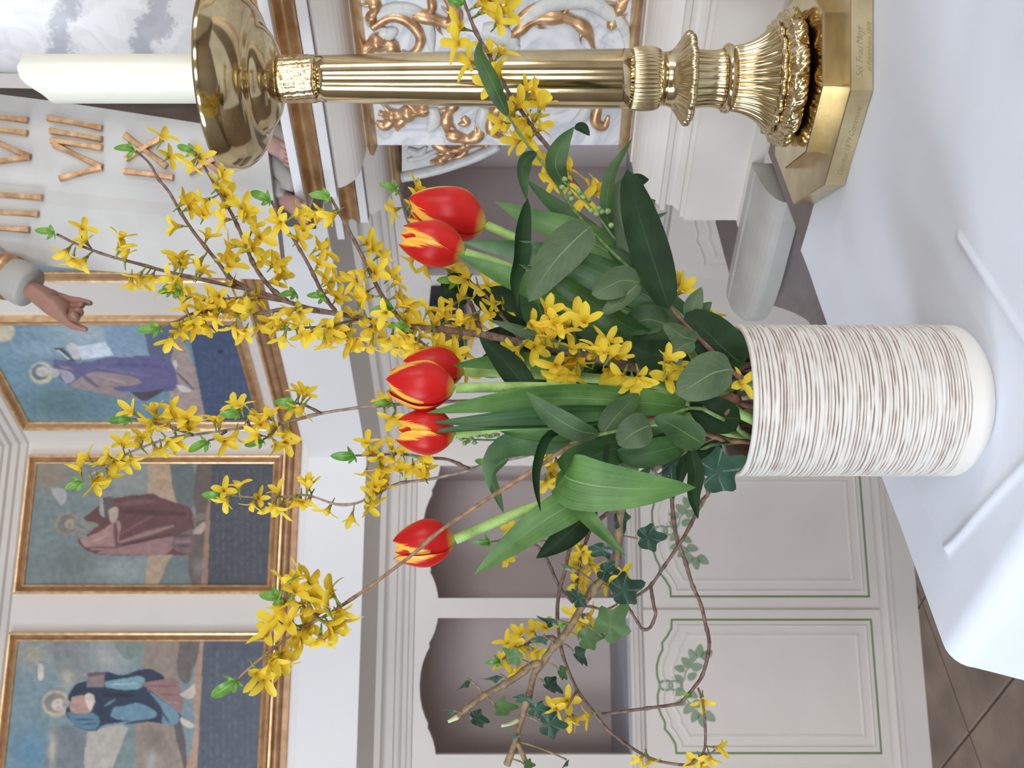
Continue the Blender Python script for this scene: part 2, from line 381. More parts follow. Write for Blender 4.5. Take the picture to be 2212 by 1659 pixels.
def painting(fr, s0, s1, z0, z1, label, org, layers, base, seed):
    c = empty('framed_painting', fr.w(s0, 0, z0)); tag(c, label, 'painting', 'framed apostle paintings on the chancel wall')
    w = (s1 - s0) * .065
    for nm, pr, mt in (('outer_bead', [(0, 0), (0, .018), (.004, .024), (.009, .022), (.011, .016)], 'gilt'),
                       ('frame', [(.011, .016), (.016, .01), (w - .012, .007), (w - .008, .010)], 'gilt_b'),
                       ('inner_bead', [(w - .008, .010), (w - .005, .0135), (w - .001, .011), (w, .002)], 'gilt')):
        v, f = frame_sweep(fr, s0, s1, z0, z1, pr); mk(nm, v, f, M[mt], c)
    NX, NZ = 170, 300
    a0, a1, b0_, b1_ = s0 + w, s1 - w, z0 + w, z1 - w
    ss = np.linspace(a0, a1, NX); zz = np.linspace(b0_, b1_, NZ); SS, ZZ = np.meshgrid(ss, zz)
    X = fr.O.x + fr.e.x * SS + fr.n.x * .004; Y = fr.O.y + fr.e.y * SS + fr.n.y * .004
    px = 1106 + (CZ - ZZ) / Y * F; py = 829.5 - X / Y * F                 # drawing coordinates of the canvas points
    ox, oy, sc = org; U = (px - ox) * sc; V_ = (py - oy) * sc
    rng = np.random.default_rng(seed)
    def sm(n):
        g = rng.random((NZ // n + 3, NX // n + 3)); yi = np.arange(NZ) / n; xi = np.arange(NX) / n
        y0 = yi.astype(int); x0 = xi.astype(int); fy = (yi - y0)[:, None]; fx = (xi - x0)[None, :]
        return (g[y0][:, x0] * (1 - fy) + g[y0 + 1][:, x0] * fy) * (1 - fx) + (g[y0][:, x0 + 1] * (1 - fy) + g[y0 + 1][:, x0 + 1] * fy) * fx
    wob = (sm(14) - .5) * 26; wob2 = (sm(9) - .5) * 22
    img = np.ones((NZ, NX, 3)) * np.array(base, float)
    for kind, pts, col in layers:
        if kind == 'p': m = inpoly(U + wob * .5, V_ + wob2 * .5, smoothpoly(pts)).astype(float)
        elif kind == 'q': m = inpoly(U, V_, pts).astype(float)
        elif kind == 'c':
            (x, y, rx, ry) = pts; m = np.clip((1 - np.hypot((U - x) / rx, (V_ - y) / ry)) * 5, 0, 1)
        elif kind == 's':                                                 # a soft brush patch
            (x, y, rx, ry) = pts; m = np.exp(-(((U - x) / rx) ** 2 + ((V_ - y) / ry) ** 2)) * .9
        elif kind == 'l':                                                 # a stroke
            (x0, y0, x1, y1, wd) = pts; L2 = (x1 - x0) ** 2 + (y1 - y0) ** 2
            t = np.clip(((U - x0) * (x1 - x0) + (V_ - y0) * (y1 - y0)) / L2, 0, 1)
            m = np.clip(1.4 - np.hypot(U - x0 - t * (x1 - x0), V_ - y0 - t * (y1 - y0)) / (wd * (1 - .6 * np.abs(2 * t - 1))), 0, 1) * .8
        elif kind == 't':                                                 # rows of faint lettering
            m = inpoly(U, V_, pts) * ((np.sin(U * 2 * np.pi / 46) > .45) & (sm(3) > .5)) * .16
        p_ = np.pad(m, 1, mode='edge'); m = (p_[:-2, 1:-1] + p_[2:, 1:-1] + p_[1:-1, :-2] + p_[1:-1, 2:] + 2 * m) / 6
        img = img * (1 - m[..., None]) + np.array(col, float) * m[..., None]
    img *= (.93 + .14 * sm(5)[..., None]) * (.96 + .08 * rng.random((NZ, NX, 1)))
    img = img * .72 + img.mean(-1, keepdims=True) * .28 + 6
    x = np.clip(img / 255, 0, 1); L_ = np.where(x < .0404, x / 12.92, ((x + .055) / 1.055) ** 2.4) * 1.16
    me = bpy.data.meshes.new('canvas')
    off = c.location
    co = np.stack([X - off.x, Y - off.y, ZZ - off.z], -1).reshape(-1, 3)
    i = np.arange(NZ * NX).reshape(NZ, NX)
    fa = np.stack([i[:-1, :-1], i[:-1, 1:], i[1:, 1:], i[1:, :-1]], -1).reshape(-1, 4)
    me.from_pydata(co.tolist(), [], fa.tolist())
    at = me.color_attributes.new('paint', 'FLOAT_COLOR', 'POINT')
    at.data.foreach_set('color', np.concatenate([np.clip(L_, 0, 1).reshape(-1, 3), np.ones((NZ * NX, 1))], 1).ravel())
    me.materials.append(VC); o = bpy.data.objects.new('canvas', me); C.objects.link(o); o.parent = c
    return c
z0 = W1.pix(604, 1130)[1]; z1 = W1.pix(50, 1130)[1]
s2a, s2b = W1.pix(300, 1283)[0], W1.pix(300, 984)[0]
s1b = W1.pix(300, 1365)[0]; s1a = s1b - (s2b - s2a)
Q = 3.456
painting(W1, s2a, s2b, z0, z1, 'gilt-framed painting of a bearded figure in a dark red robe', (0, 980, Q), [
    ('s', (380, 160, 160, 120), (142, 120, 96)), ('s', (900, 880, 240, 110), (132, 142, 142)), ('s', (980, 180, 170, 130), (134, 134, 124)), ('s', (560, 800, 160, 160), (98, 108, 104)),
    ('p', [(1100, 60), (1280, 60), (1330, 380), (1400, 750), (1200, 990), (1085, 990), (1110, 700)], (166, 134, 102)),
    ('p', [(1270, 60), (1430, 60), (1450, 380), (1340, 400), (1290, 250)], (88, 98, 98)), ('p', [(1180, 990), (1290, 760), (1430, 740), (1460, 990)], (98, 110, 110)),
    ('p', [(1480, 40), (1620, 40), (1590, 1000), (1450, 1000), (1405, 860), (1415, 760), (1460, 500), (1445, 250)], (94, 78, 70)), ('p', [(1530, 500), (1570, 300), (1590, 700), (1560, 1000), (1500, 1000)], (150, 106, 84)),
    ('s', (1480, 850, 40, 70), (120, 112, 108)),
    ('q', [(1584, 0), (2300, 0), (2300, 1100), (1546, 1100)], (62, 66, 74)), ('t', [(1590, 120), (2000, 120), (1980, 940), (1570, 940)], (140, 140, 138)),
    ('c', (505, 525, 100, 92), (160, 124, 92)), ('c', (505, 525, 84, 78), (106, 106, 98)),
    ('p', [(620, 480), (740, 390), (850, 335), (1110, 300), (1180, 320), (1260, 350), (1400, 395), (1440, 480), (1430, 735), (1240, 752), (960, 760), (700, 745), (610, 690), (580, 640), (690, 570)], (98, 56, 56)),
    ('p', [(590, 640), (720, 590), (880, 500), (895, 600), (860, 690), (740, 720), (640, 700)], (156, 110, 102)), ('p', [(860, 690), (1050, 660), (1250, 625), (1300, 640), (1240, 748), (960, 755), (720, 742)], (146, 102, 98)),
    ('l', (890, 660, 1290, 540, 22), (160, 118, 110)), ('l', (860, 700, 1280, 600, 12), (74, 42, 46)), ('l', (640, 700, 880, 700, 10), (96, 58, 58)), ('l', (900, 600, 1180, 440, 14), (124, 76, 72)),
    ('l', (860, 380, 1160, 350, 24), (120, 76, 74)), ('l', (900, 430, 1380, 450, 26), (72, 44, 48)), ('l', (860, 520, 870, 680, 20), (82, 48, 50)), ('l', (680, 660, 800, 610, 10), (176, 134, 122)),
    ('p', [(1290, 640), (1440, 560), (1432, 738), (1290, 705)], (112, 82, 84)), ('l', (1300, 620, 1430, 610, 10), (70, 54, 58)), ('l', (1300, 690, 1430, 690, 9), (72, 56, 60)), ('l', (1300, 660, 1430, 655, 8), (146, 118, 116)),
    ('c', (530, 525, 52, 44), (152, 130, 114)), ('p', [(550, 500), (620, 500), (740, 530), (660, 580), (630, 640), (560, 590)], (122, 120, 110)), ('l', (520, 512, 520, 545, 7), (96, 84, 76)), ('l', (565, 525, 640, 560, 12), (98, 96, 90)),
    ('q', [(738, 282), (842, 290), (850, 400), (830, 470), (785, 482), (742, 452)], (84, 78, 76)), ('q', [(738, 282), (765, 284), (780, 480), (745, 452)], (150, 144, 136)), ('q', [(740, 282), (842, 276), (842, 318), (745, 330)], (128, 124, 118)),
    ('p', [(806, 420), (870, 395), (885, 430), (866, 500), (822, 515)], (164, 142, 122)), ('p', [(1440, 570), (1510, 510), (1535, 530), (1500, 600), (1440, 600)], (168, 142, 120)), ('p', [(1430, 470), (1520, 440), (1540, 470), (1450, 510)], (118, 98, 88)),
    ('p', [(375, 255), (480, 262), (495, 330), (462, 385), (400, 310)], (156, 150, 146))], (106, 120, 120), 1)
painting(W1, s1a, s1b, z0, z1, 'gilt-framed painting of a haloed figure in a blue cloak', (0, 1340, Q), [
    ('s', (230, 980, 190, 180), (76, 124, 156)), ('s', (250, 260, 140, 110), (156, 144, 124)), ('p', [(400, 150), (640, 150), (660, 320), (560, 500), (480, 480), (400, 300)], (116, 122, 122)),
    ('s', (500, 430, 60, 80), (168, 158, 140)), ('s', (800, 270, 190, 130), (158, 156, 146)), ('p', [(380, 790), (600, 820), (660, 1150), (350, 1150)], (108, 114, 120)), ('s', (390, 960, 28, 140), (178, 168, 148)),
    ('p', [(650, 830), (950, 800), (860, 1150), (640, 1150)], (168, 158, 146)), ('p', [(850, 150), (1090, 150), (1040, 260), (960, 290), (890, 250)], (112, 130, 120)),
    ('p', [(1080, 140), (1340, 140), (1340, 480), (1300, 780), (1400, 1150), (980, 1150), (1000, 780), (1050, 500)], (142, 122, 106)), ('p', [(950, 820), (1010, 780), (1000, 1150), (840, 1150)], (108, 126, 126)),
    ('s', (1150, 900, 70, 100), (112, 98, 88)), ('s', (1130, 1050, 40, 90), (166, 160, 152)), ('p', [(1340, 140), (1520, 140), (1450, 330), (1400, 470), (1330, 400)], (102, 90, 82)), ('p', [(1300, 780), (1360, 780), (1400, 1150), (1330, 950)], (88, 78, 76)),
    ('p', [(1500, 140), (1560, 140), (1520, 1150), (1390, 1150), (1450, 820), (1440, 480)], (172, 130, 104)),
    ('q', [(1528, 0), (2300, 0), (2300, 1300), (1478, 1300), (1470, 1150)], (72, 80, 96)), ('t', [(1560, 230), (1920, 220), (1920, 1300), (1520, 1300)], (150, 150, 150)),
    ('c', (420, 620, 118, 108), (186, 168, 128)), ('c', (412, 615, 92, 82), (126, 118, 114)),
    ('p', [(510, 560), (560, 480), (640, 450), (790, 388), (920, 408), (1100, 362), (1230, 440), (1060, 470), (1120, 520), (1330, 690), (1330, 772), (1000, 752), (750, 790), (720, 820), (600, 812), (530, 750), (490, 690)], (36, 50, 76)),
    ('p', [(780, 455), (1066, 418), (1042, 512), (800, 505)], (102, 148, 162)), ('p', [(850, 650), (1050, 620), (1170, 700), (1050, 752), (840, 730)], (88, 130, 154)), ('p', [(498, 690), (690, 690), (742, 750), (700, 815), (560, 790)], (78, 118, 142)),
    ('p', [(1085, 505), (1310, 670), (1325, 772), (1215, 772), (1200, 650)], (92, 130, 150)), ('l', (1110, 540, 1260, 760, 14), (40, 54, 80)), ('l', (780, 640, 860, 590, 12), (112, 150, 168)), ('l', (770, 560, 1000, 560, 16), (22, 32, 52)),
    ('l', (560, 740, 700, 740, 10), (40, 62, 88)), ('l', (600, 780, 720, 770, 8), (42, 64, 90)), ('l', (830, 480, 1030, 470, 9), (150, 186, 192)), ('l', (940, 770, 1150, 740, 12), (26, 40, 64)),
    ('p', [(530, 572), (620, 560), (690, 640), (660, 692), (530, 682)], (176, 130, 114)), ('p', [(1050, 470), (1310, 440), (1362, 600), (1342, 692), (1260, 610), (1110, 512)], (144, 98, 94)),
    ('l', (1100, 490, 1320, 490, 9), (112, 72, 74)), ('l', (1200, 550, 1340, 560, 9), (116, 76, 78)), ('l', (1260, 610, 1350, 620, 7), (176, 130, 122)),
    ('q', [(650, 392), (786, 384), (772, 502), (648, 500)], (132, 112, 106)), ('q', [(650, 392), (786, 384), (784, 408), (660, 420)], (112, 74, 80)),
    ('p', [(625, 555), (665, 545), (705, 565), (708, 620), (670, 672), (642, 620)], (200, 180, 160)), ('c', (440, 632, 62, 54), (188, 172, 160)), ('c', (492, 618, 34, 40), (150, 142, 138)), ('l', (430, 606, 432, 616, 6), (90, 84, 84)), ('l', (436, 645, 438, 655, 6), (90, 84, 84)), ('l', (480, 615, 482, 640, 6), (150, 112, 104)),
    ('p', [(1340, 560), (1420, 490), (1450, 470), (1450, 560), (1400, 590)], (192, 172, 156)), ('p', [(1340, 720), (1420, 760), (1455, 790), (1410, 810), (1350, 760)], (196, 178, 164)), ('p', [(280, 330), (315, 330), (325, 420), (285, 445)], (196, 184, 168))], (108, 132, 140), 2)
zl3 = W2.pix(583, 921)[1]; zh3 = W2.pix(52, 921)[1]
painting(W2, W2.pix(300, 921)[0], W2.pix(300, 681)[0], zl3, zh3, 'gilt-framed painting of a figure in a violet robe holding a paper', (0, 640, 3.687), [
    ('s', (700, 300, 330, 150), (156, 172, 182)), ('s', (500, 860, 300, 140), (80, 112, 116)), ('s', (330, 420, 260, 60), (126, 156, 172)), ('c', (20, 280, 110, 95), (186, 174, 140)),
    ('p', [(820, 190), (1120, 190), (1200, 490), (900, 490)], (116, 148, 174)), ('p', [(1130, 180), (1400, 180), (1480, 420), (1350, 560), (1200, 490)], (84, 96, 128)),
    ('p', [(1400, 300), (1490, 400), (1650, 980), (1440, 990), (1340, 700)], (160, 134, 128)),
    ('q', [(1470, 100), (2300, 100), (2300, 1100), (1660, 1100)], (60, 78, 114)), ('t', [(1600, 420), (1980, 420), (2080, 900), (1680, 900)], (120, 134, 150)), ('c', (1755, 440, 24, 20), (40, 48, 70)),
    ('c', (330, 612, 108, 98), (188, 176, 148)), ('c', (320, 605, 76, 70), (96, 104, 112)),
    ('p', [(430, 500), (640, 530), (900, 488), (1310, 490), (1400, 620), (1390, 745), (1100, 760), (760, 740), (540, 700), (430, 600)], (92, 88, 138)),
    ('p', [(540, 712), (760, 600), (1100, 655), (1130, 700), (900, 735), (1125, 825), (800, 775)], (146, 124, 126)), ('l', (760, 560, 1200, 640, 16), (112, 104, 140)), ('l', (640, 620, 780, 720, 18), (84, 76, 110)), ('l', (900, 540, 1280, 560, 18), (78, 78, 132)), ('l', (800, 640, 1000, 690, 9), (170, 148, 144)),
    ('p', [(1040, 760), (1160, 760), (1300, 740), (1250, 790), (1140, 830)], (76, 68, 82)), ('l', (480, 560, 580, 580, 9), (180, 140, 96)), ('p', [(470, 580), (560, 600), (600, 660), (520, 690)], (150, 142, 160)),
    ('q', [(602, 402), (842, 364), (908, 470), (652, 506)], (190, 200, 214)), ('q', [(430, 410), (500, 410), (610, 520), (540, 520)], (66, 78, 92)), ('q', [(445, 430), (470, 425), (560, 500), (540, 508)], (180, 186, 190)), ('p', [(520, 390), (590, 370), (640, 480), (580, 500)], (180, 180, 176)),
    ('c', (340, 600, 62, 48), (176, 170, 164)), ('c', (440, 610, 40, 40), (170, 166, 158)), ('p', [(1368, 530), (1400, 505), (1412, 540), (1395, 580)], (196, 192, 194)), ('p', [(1400, 705), (1470, 715), (1530, 755), (1450, 765)], (196, 184, 178)),
    ('l', (1400, 600, 1540, 740, 12), (70, 78, 100))], (96, 134, 154), 3)

s4a = W2.pix(300, 602)[0]
painting(W2, s4a, s4a + W2.pix(300, 681)[0] - W2.pix(300, 921)[0], zl3, zh3, 'gilt-framed painting almost hidden behind the stone tablet', (0, 300, 3.687), [
    ('s', (600, 300, 400, 300), (140, 150, 156)), ('p', [(300, 500), (500, 300), (1200, 260), (1300, 700), (700, 760)], (92, 76, 66)), ('q', [(1480, -900), (2600, -900), (2600, 1500), (1480, 1500)], (60, 70, 92))], (104, 128, 142), 4)
# ------------------------------------------------------------------ altarpiece (retable) behind the altar
RT = Fr(0, 1.93, -45)
M['marb'] = marble('painted_marble', lin((214, 211, 209)), lin((140, 144, 156)), 9, .4, .5)
M['marb_s'] = marble('scroll_marble', lin((208, 206, 200)), lin((160, 162, 164)), 14, .4, .35)
M['ret'] = simple('altarpiece_white', lin((214, 205, 196)), .42, var=.035, scale=9)
M['ret_w'] = simple('altarpiece_fillet', lin((228, 225, 224)), .4, var=.02, scale=9)
M['stone'] = simple('grey_altar_stone', lin((178, 174, 168)), .45, var=.08, scale=18, bump=.12)
M['stone_d'] = simple('dark_shaded_stone', lin((128, 116, 114)), .6, var=.12, scale=26, bump=.15)  # dark mensa stone; on the ledge cove its tone stands in for shade
ret = empty('altarpiece', RT.w(.56, 0, TZ)); tag(ret, 'white and gilded carved altarpiece with painted marble panel and stepped cornice', 'altarpiece')
P5 = [RT.w(s, o, 0).xy for s, o in ((.335, -.55), (.335, -.25), (.56, -.25), (.56, 0), (2.3, 0))]
P3_ = [RT.w(s, o, 0).xy for s, o in ((.56, -.3), (.56, 0), (2.3, 0))]
def rsw(name, pth, prof, mat, smooth=False):
    v, f = sweep(pth, [(o, CZ + z) for o, z in prof]); return mk(name, v, f, mat, ret, smooth)
rsw('bead_moulding', P5, arcprof(.0, .2405, .0, .2225, .013, 8), M['gilt'], True)
rsw('cornice_cove', P5, [(.0, .241)] + arcprof(.004, .2425, .05, .2835, -.012, 8) + [(.05, .288), (.055, .289)], M['ret'])
rsw('cornice_fillet', P5, [(.0, .289), (.062, .290), (.062, .3055), (.0, .3065)], M['ret_w'])
rsw('cornice_torus', P5, [(.0, .307), (.06, .307)] + arcprof(.064, .3085, .074, .3375, .012, 9) + [(.0, .3378)], M['gilt'], True)
rsw('cornice_top', P5, [(.0, .3378), (.086, .3378), (.086, .352), (-.02, .353)], M['ret_w'])
m = MB(); m.prism(RT, [(.335, CZ + .24), (2.3, CZ + .24), (2.3, CZ + .3529), (.335, CZ + .3529)], -.55, -.25)
m.prism(RT, [(.56, CZ + .24), (2.3, CZ + .24), (2.3, CZ + .353), (.56, CZ + .353)], -.26, 0); m.build('entablature_core', M['ret'], ret)
MB().box(RT, .56, 2.3, -.3, 0, TZ, CZ + .24).build('marble_panel', M['marb'], ret)
rsw('base_bead', P3_, arcprof(.0, -.1765, .0, -.1945, .013, 8), M['gilt'], True)
rsw('pedestal', P3_, [(0, -.195), (.02, -.196)] + arcprof(.02, -.198, .07, -.243, .012, 8) + [(.076, -.244), (.076, -.252), (.07, -.254)] + arcprof(.07, -.255, .078, -.276, -.003, 4) +
    [(.084, -.277), (.084, -.283), (.088, -.285), (.088, -.372), (.096, -.374), (.096, -.3938), (0, -.3938)], M['ret'])
# curved wing under the set-back cornice
c = [RT.pix(a, b, -.24) for a, b in ((868, 380), (900, 374), (950, 362), (1000, 346), (1040, 330), (1078, 310), (1080, 250), (868, 250))]
cz = [p for p in c]
MB().prism(RT, cz[::-1], -.27, -.24).build('wing', M['marb_s'], ret)
m = MB(); m.tube(spline([RT.w(x, -.235, z) for x, z in c[:6]], 24), .011, 8, .8); m.build('wing_edge', M['marb_s'], ret, True)
# carved scrolls, traced on the panel
def scroll(name, pts, w, mat, o=.0, h=.75, lobes=0, wing=False):
    q = [RT.pix(a, b, o) for a, b in pts]; n = 10 * (len(q) - 1)
    line = spline([(x, z, 0) for x, z in q], n)
    nr = RT.w(0, 1, 0) - RT.w(0, 0, 0)
    k = w / F * 1.45
    def rad(t):
        r = k * (.35 + .65 * math.sin(math.pi * min(1, .12 + t * .95)) ** .6)
        if lobes: r *= 1 + .22 * math.sin(t * math.pi * 2 * lobes)
        return max(r, k * .2)
    m = MB()
    pts3 = [RT.w(p.x, o + k * .35 * h, p.y) for p in line]
    m.tube(pts3, rad, 10, h, nr)
    if lobes:                                                # a raised centre vein and leaf tips
        m.tube([p + nr * k * h * .75 for p in pts3], lambda t: k * .18 * (1.05 - t), 6, 1, nr)
        for i in range(1, lobes + 1):
            j = int(n * i / (lobes + 1)); a = pts3[j]; t = (pts3[min(j + 2, n)] - pts3[j - 2]).normalized(); sd = t.cross(nr) * (1 if i % 2 else -1)
            m.tube(spline([a, a + sd * k * 1.1 + t * k * .5 + nr * k * .2, a + sd * k * 1.9 + t * k * 1.5 - nr * k * .1], 6), lambda u: k * .42 * (1.02 - u), 7, .7, nr)
    return m.build(name, mat, ret, True)
for pts, w, lb in (([(803, 58), (843, 34), (880, 43), (907, 74), (904, 101), (886, 115), (868, 110)], 13, 0), ([(784, 116), (809, 92), (840, 95), (868, 120)], 17, 3),
                   ([(797, 46), (812, 23), (806, 5), (782, -8)], 13, 2), ([(892, 29), (935, 40), (969, 49), (985, 31), (970, 4), (950, -20)], 14, 2), ([(930, -5), (934, 14), (926, 32)], 10, 0),
                   ([(1104, 58), (1150, 18), (1200, 3), (1273, 4), (1345, 8)], 9, 2), ([(1104, 75), (1150, 43), (1200, 34), (1243, 46), (1270, 71), (1284, 112)], 15, 3), ([(1085, -10), (1098, 34), (1092, 56)], 13, 0),
                   ([(925, 232), (880, 244), (842, 248), (818, 242)], 17, 3), ([(880, 246), (862, 266), (858, 280)], 13, 0), ([(850, 255), (832, 270), (812, 262)], 13, 0),
                   ([(985, 215), (965, 252), (966, 292)], 14, 2), ([(966, 290), (986, 294), (1015, 299), (1037, 285), (1030, 258)], 14, 2), ([(1000, 252), (1008, 264), (990, 268)], 9, 0),
                   ([(1085, 220), (1062, 252), (1067, 283), (1092, 298)], 15, 2), ([(1292, 228), (1286, 262), (1304, 272), (1314, 250)], 12, 0), ([(1318, 60), (1336, 20), (1360, -10)], 12, 2)):
    scroll('gilded_scroll', pts, w, M['gilt_c'], .0, .8, lb)
for pts, w in (([(791, 48), (843, 22), (892, 24), (925, 56), (934, 122)], 15), ([(1107, 64), (1181, 12), (1258, 0), (1304, 20), (1346, 58), (1356, 108)], 18), ([(820, 66), (838, 72), (858, 62)], 15),
               ([(1042, 66), (1070, 70), (1100, 82), (1118, 104)], 22), ([(935, 232), (938, 262), (925, 282)], 16), ([(1048, 232), (1040, 262), (1048, 292)], 15), ([(1270, 230), (1258, 250), (1240, 262)], 14)):
    scroll('marble_scroll', pts, w, M['marb_s'], .0, .6)
for pts, w, lb in (([(935, 308), (981, 322), (1015, 308), (1056, 314)], 15, 2), ([(975, 318), (955, 342), (930, 348)], 15, 2), ([(1010, 312), (1000, 332), (975, 342)], 9, 0)):
    scroll('gilded_scroll', pts, w, M['gilt_c'], -.24, .9, lb)
for pts, w in (([(880, 322), (905, 330), (922, 316)], 13), ([(880, 345), (915, 338), (945, 322)], 9)): scroll('marble_scroll', pts, w, M['marb_s'], -.24, .7)
# painted marble column on the cornice
mc, nt, b = material('veined_column'); N = nt.nodes; L = nt.links
tc = N.new('ShaderNodeTexCoord'); mp = N.new('ShaderNodeMapping'); mp.inputs['Rotation'].default_value = (.5, .75, .2); L.new(tc.outputs['Object'], mp.inputs['Vector'])
wv = N.new('ShaderNodeTexWave'); wv.inputs['Scale'].default_value = 3.4; wv.inputs['Distortion'].default_value = 3.4; wv.inputs['Detail'].default_value = 7; wv.inputs['Detail Scale'].default_value = 3.5; wv.inputs['Detail Roughness'].default_value = .75
L.new(mp.outputs[0], wv.inputs['Vector']); rp = N.new('ShaderNodeValToRGB'); cr = rp.color_ramp
cr.elements[0].position = .74; cr.elements[0].color = (*lin((236, 233, 230)), 1); cr.elements[1].position = .93; cr.elements[1].color = (*lin((190, 189, 192)), 1)
nz = N.new('ShaderNodeTexNoise'); nz.inputs['Scale'].default_value = 22; nz.inputs['Detail'].default_value = 8; nz.inputs['Distortion'].default_value = 1; L.new(tc.outputs['Object'], nz.inputs['Vector'])
mx = N.new('ShaderNodeMixRGB'); mx.blend_type = 'MULTIPLY'; mx.inputs[0].default_value = .35
r2 = N.new('ShaderNodeValToRGB'); r2.color_ramp.elements[0].position = .4; r2.color_ramp.elements[0].color = (.7, .72, .76, 1); r2.color_ramp.elements[1].position = .52; r2.color_ramp.elements[1].color = (1, 1, 1, 1)
L.new(nz.outputs['Fac'], r2.inputs[0]); L.new(wv.outputs['Fac'], rp.inputs[0]); L.new(rp.outputs[0], mx.inputs[1]); L.new(r2.outputs[0], mx.inputs[2]); L.new(mx.outputs[0], b.inputs['Base Color']); b.inputs['Roughness'].default_value = .35
cc = RT.w(.77, -.117, 0)
col = empty('marbled_column', (cc.x, cc.y, CZ + .353)); tag(col, 'white column with painted grey veins standing on the altarpiece cornice', 'column')
v, f = lathe([(.13, CZ + .40), (.128, CZ + .8), (.126, CZ + 1.3), (.122, CZ + 2.0)], 48, c=(cc.x, cc.y)); mk('shaft', v, f, mc, col, True)
v, f = lathe([(.15, CZ + .3532), (.15, CZ + .372)] + [(.14 + .012 * math.sin(t), CZ + .386 - .013 * math.cos(t)) for t in np.linspace(0, math.pi, 8)] + [(.131, CZ + .40)], 48, c=(cc.x, cc.y)); mk('column_base', v, f, M['gilt'], col, True)
# ------------------------------------------------------------------ statue with the tablet
M['robe'] = simple('statue_robe_brown', lin((112, 98, 88)), .6, var=.18, scale=14, bump=.2)
M['robe_g'] = simple('statue_cloth_grey', lin((162, 158, 150)), .5, var=.06, scale=16)
M['skin'] = simple('statue_skin_brown', lin((150, 108, 92)), .42, var=.1, scale=30)
M['skin_p'] = simple('statue_foot_rose', lin((176, 136, 128)), .45, var=.1, scale=30)
M['tablet'] = simple('tablet_stone', lin((192, 190, 184)), .55, var=.05, scale=9, tint=lin((182, 178, 174)))
st = empty('robed_statue', RT.w(.62, -.13, CZ + .3532)); tag(st, 'painted wooden statue in brown and grey robe, hand reaching out beside a tablet', 'statue')
sc_ = P(300, 330, 1.66)
m = MB(); rows = 26; seg = 56; v = []; f = []
for i in range(rows):
    t = i / (rows - 1); z = CZ + .3535 + t * .95
    rx = .125 - .02 * math.sin(t * 3) - .04 * max(0, t - .75) * 4 * .5; ry = .085
    for k in range(seg):
        a = 2 * math.pi * k / seg; fold = 1 + .06 * math.sin(9 * a + 3 * t) + .04 * math.sin(17 * a - 5 * t)
        v.append(Vector((sc_.x + rx * fold * math.cos(a), sc_.y + ry * fold * math.sin(a), z)))
for i in range(rows - 1):
    for k in range(seg): f.append((i * seg + k, i * seg + (k + 1) % seg, (i + 1) * seg + (k + 1) % seg, (i + 1) * seg + k))
f.append(tuple(range((rows - 1) * seg, rows * seg))); f.append(tuple(range(seg))[::-1]); m.add(v, f); m.build('robe', M['robe'], st, True)
# grey hem folds at the feet
m = MB()
for pts, r in (([(560, 262, 1.55), (592, 285, 1.53), (610, 300, 1.52), (640, 322, 1.51)], .016), ([(575, 262, 1.56), (585, 310, 1.53), (600, 350, 1.52), (622, 385, 1.5), (618, 410, 1.5)], .022), ([(560, 330, 1.56), (580, 370, 1.54), (600, 402, 1.52), (596, 428, 1.51)], .024),
               ([(560, 440, 1.56), (572, 460, 1.55), (585, 500, 1.56)], .016)):
    m.tube(spline([P(*p) for p in pts], 14), lambda t, r=r: r * (.6 + .4 * math.sin(math.pi * t)), 10, .6)
m.build('robe_hem', M['robe_g'], st, True)
def foot(p0, p1, r):
    a, b = P(*p0), P(*p1); m = MB(); ax = (b - a); L = ax.length; ax.normalize(); sd = Vector((0, 0, 1)).cross(ax).normalized()
    m.tube(spline([a + Vector((0, 0, r)), a.lerp(b, .4) + Vector((0, 0, r * .5)), a.lerp(b, .75), b], 12), lambda t: r * (1.0 - .35 * t), 10, .8)
    for k in range(5):
        q = b + sd * (k - 2) * r * .42; m.tube(spline([q - ax * r * .8, q, q + ax * r * .8 - Vector((0, 0, r * .3))], 6), lambda t: r * .24 * (1 - .5 * t * t), 7)
    return m.build('foot', M['skin_p'], st, True)
zt_ = CZ + .353
foot((604, 400, 1.56), (650, 462, 1.475), .019); foot((570, 290, 1.54), (618, 336, 1.47), .018)
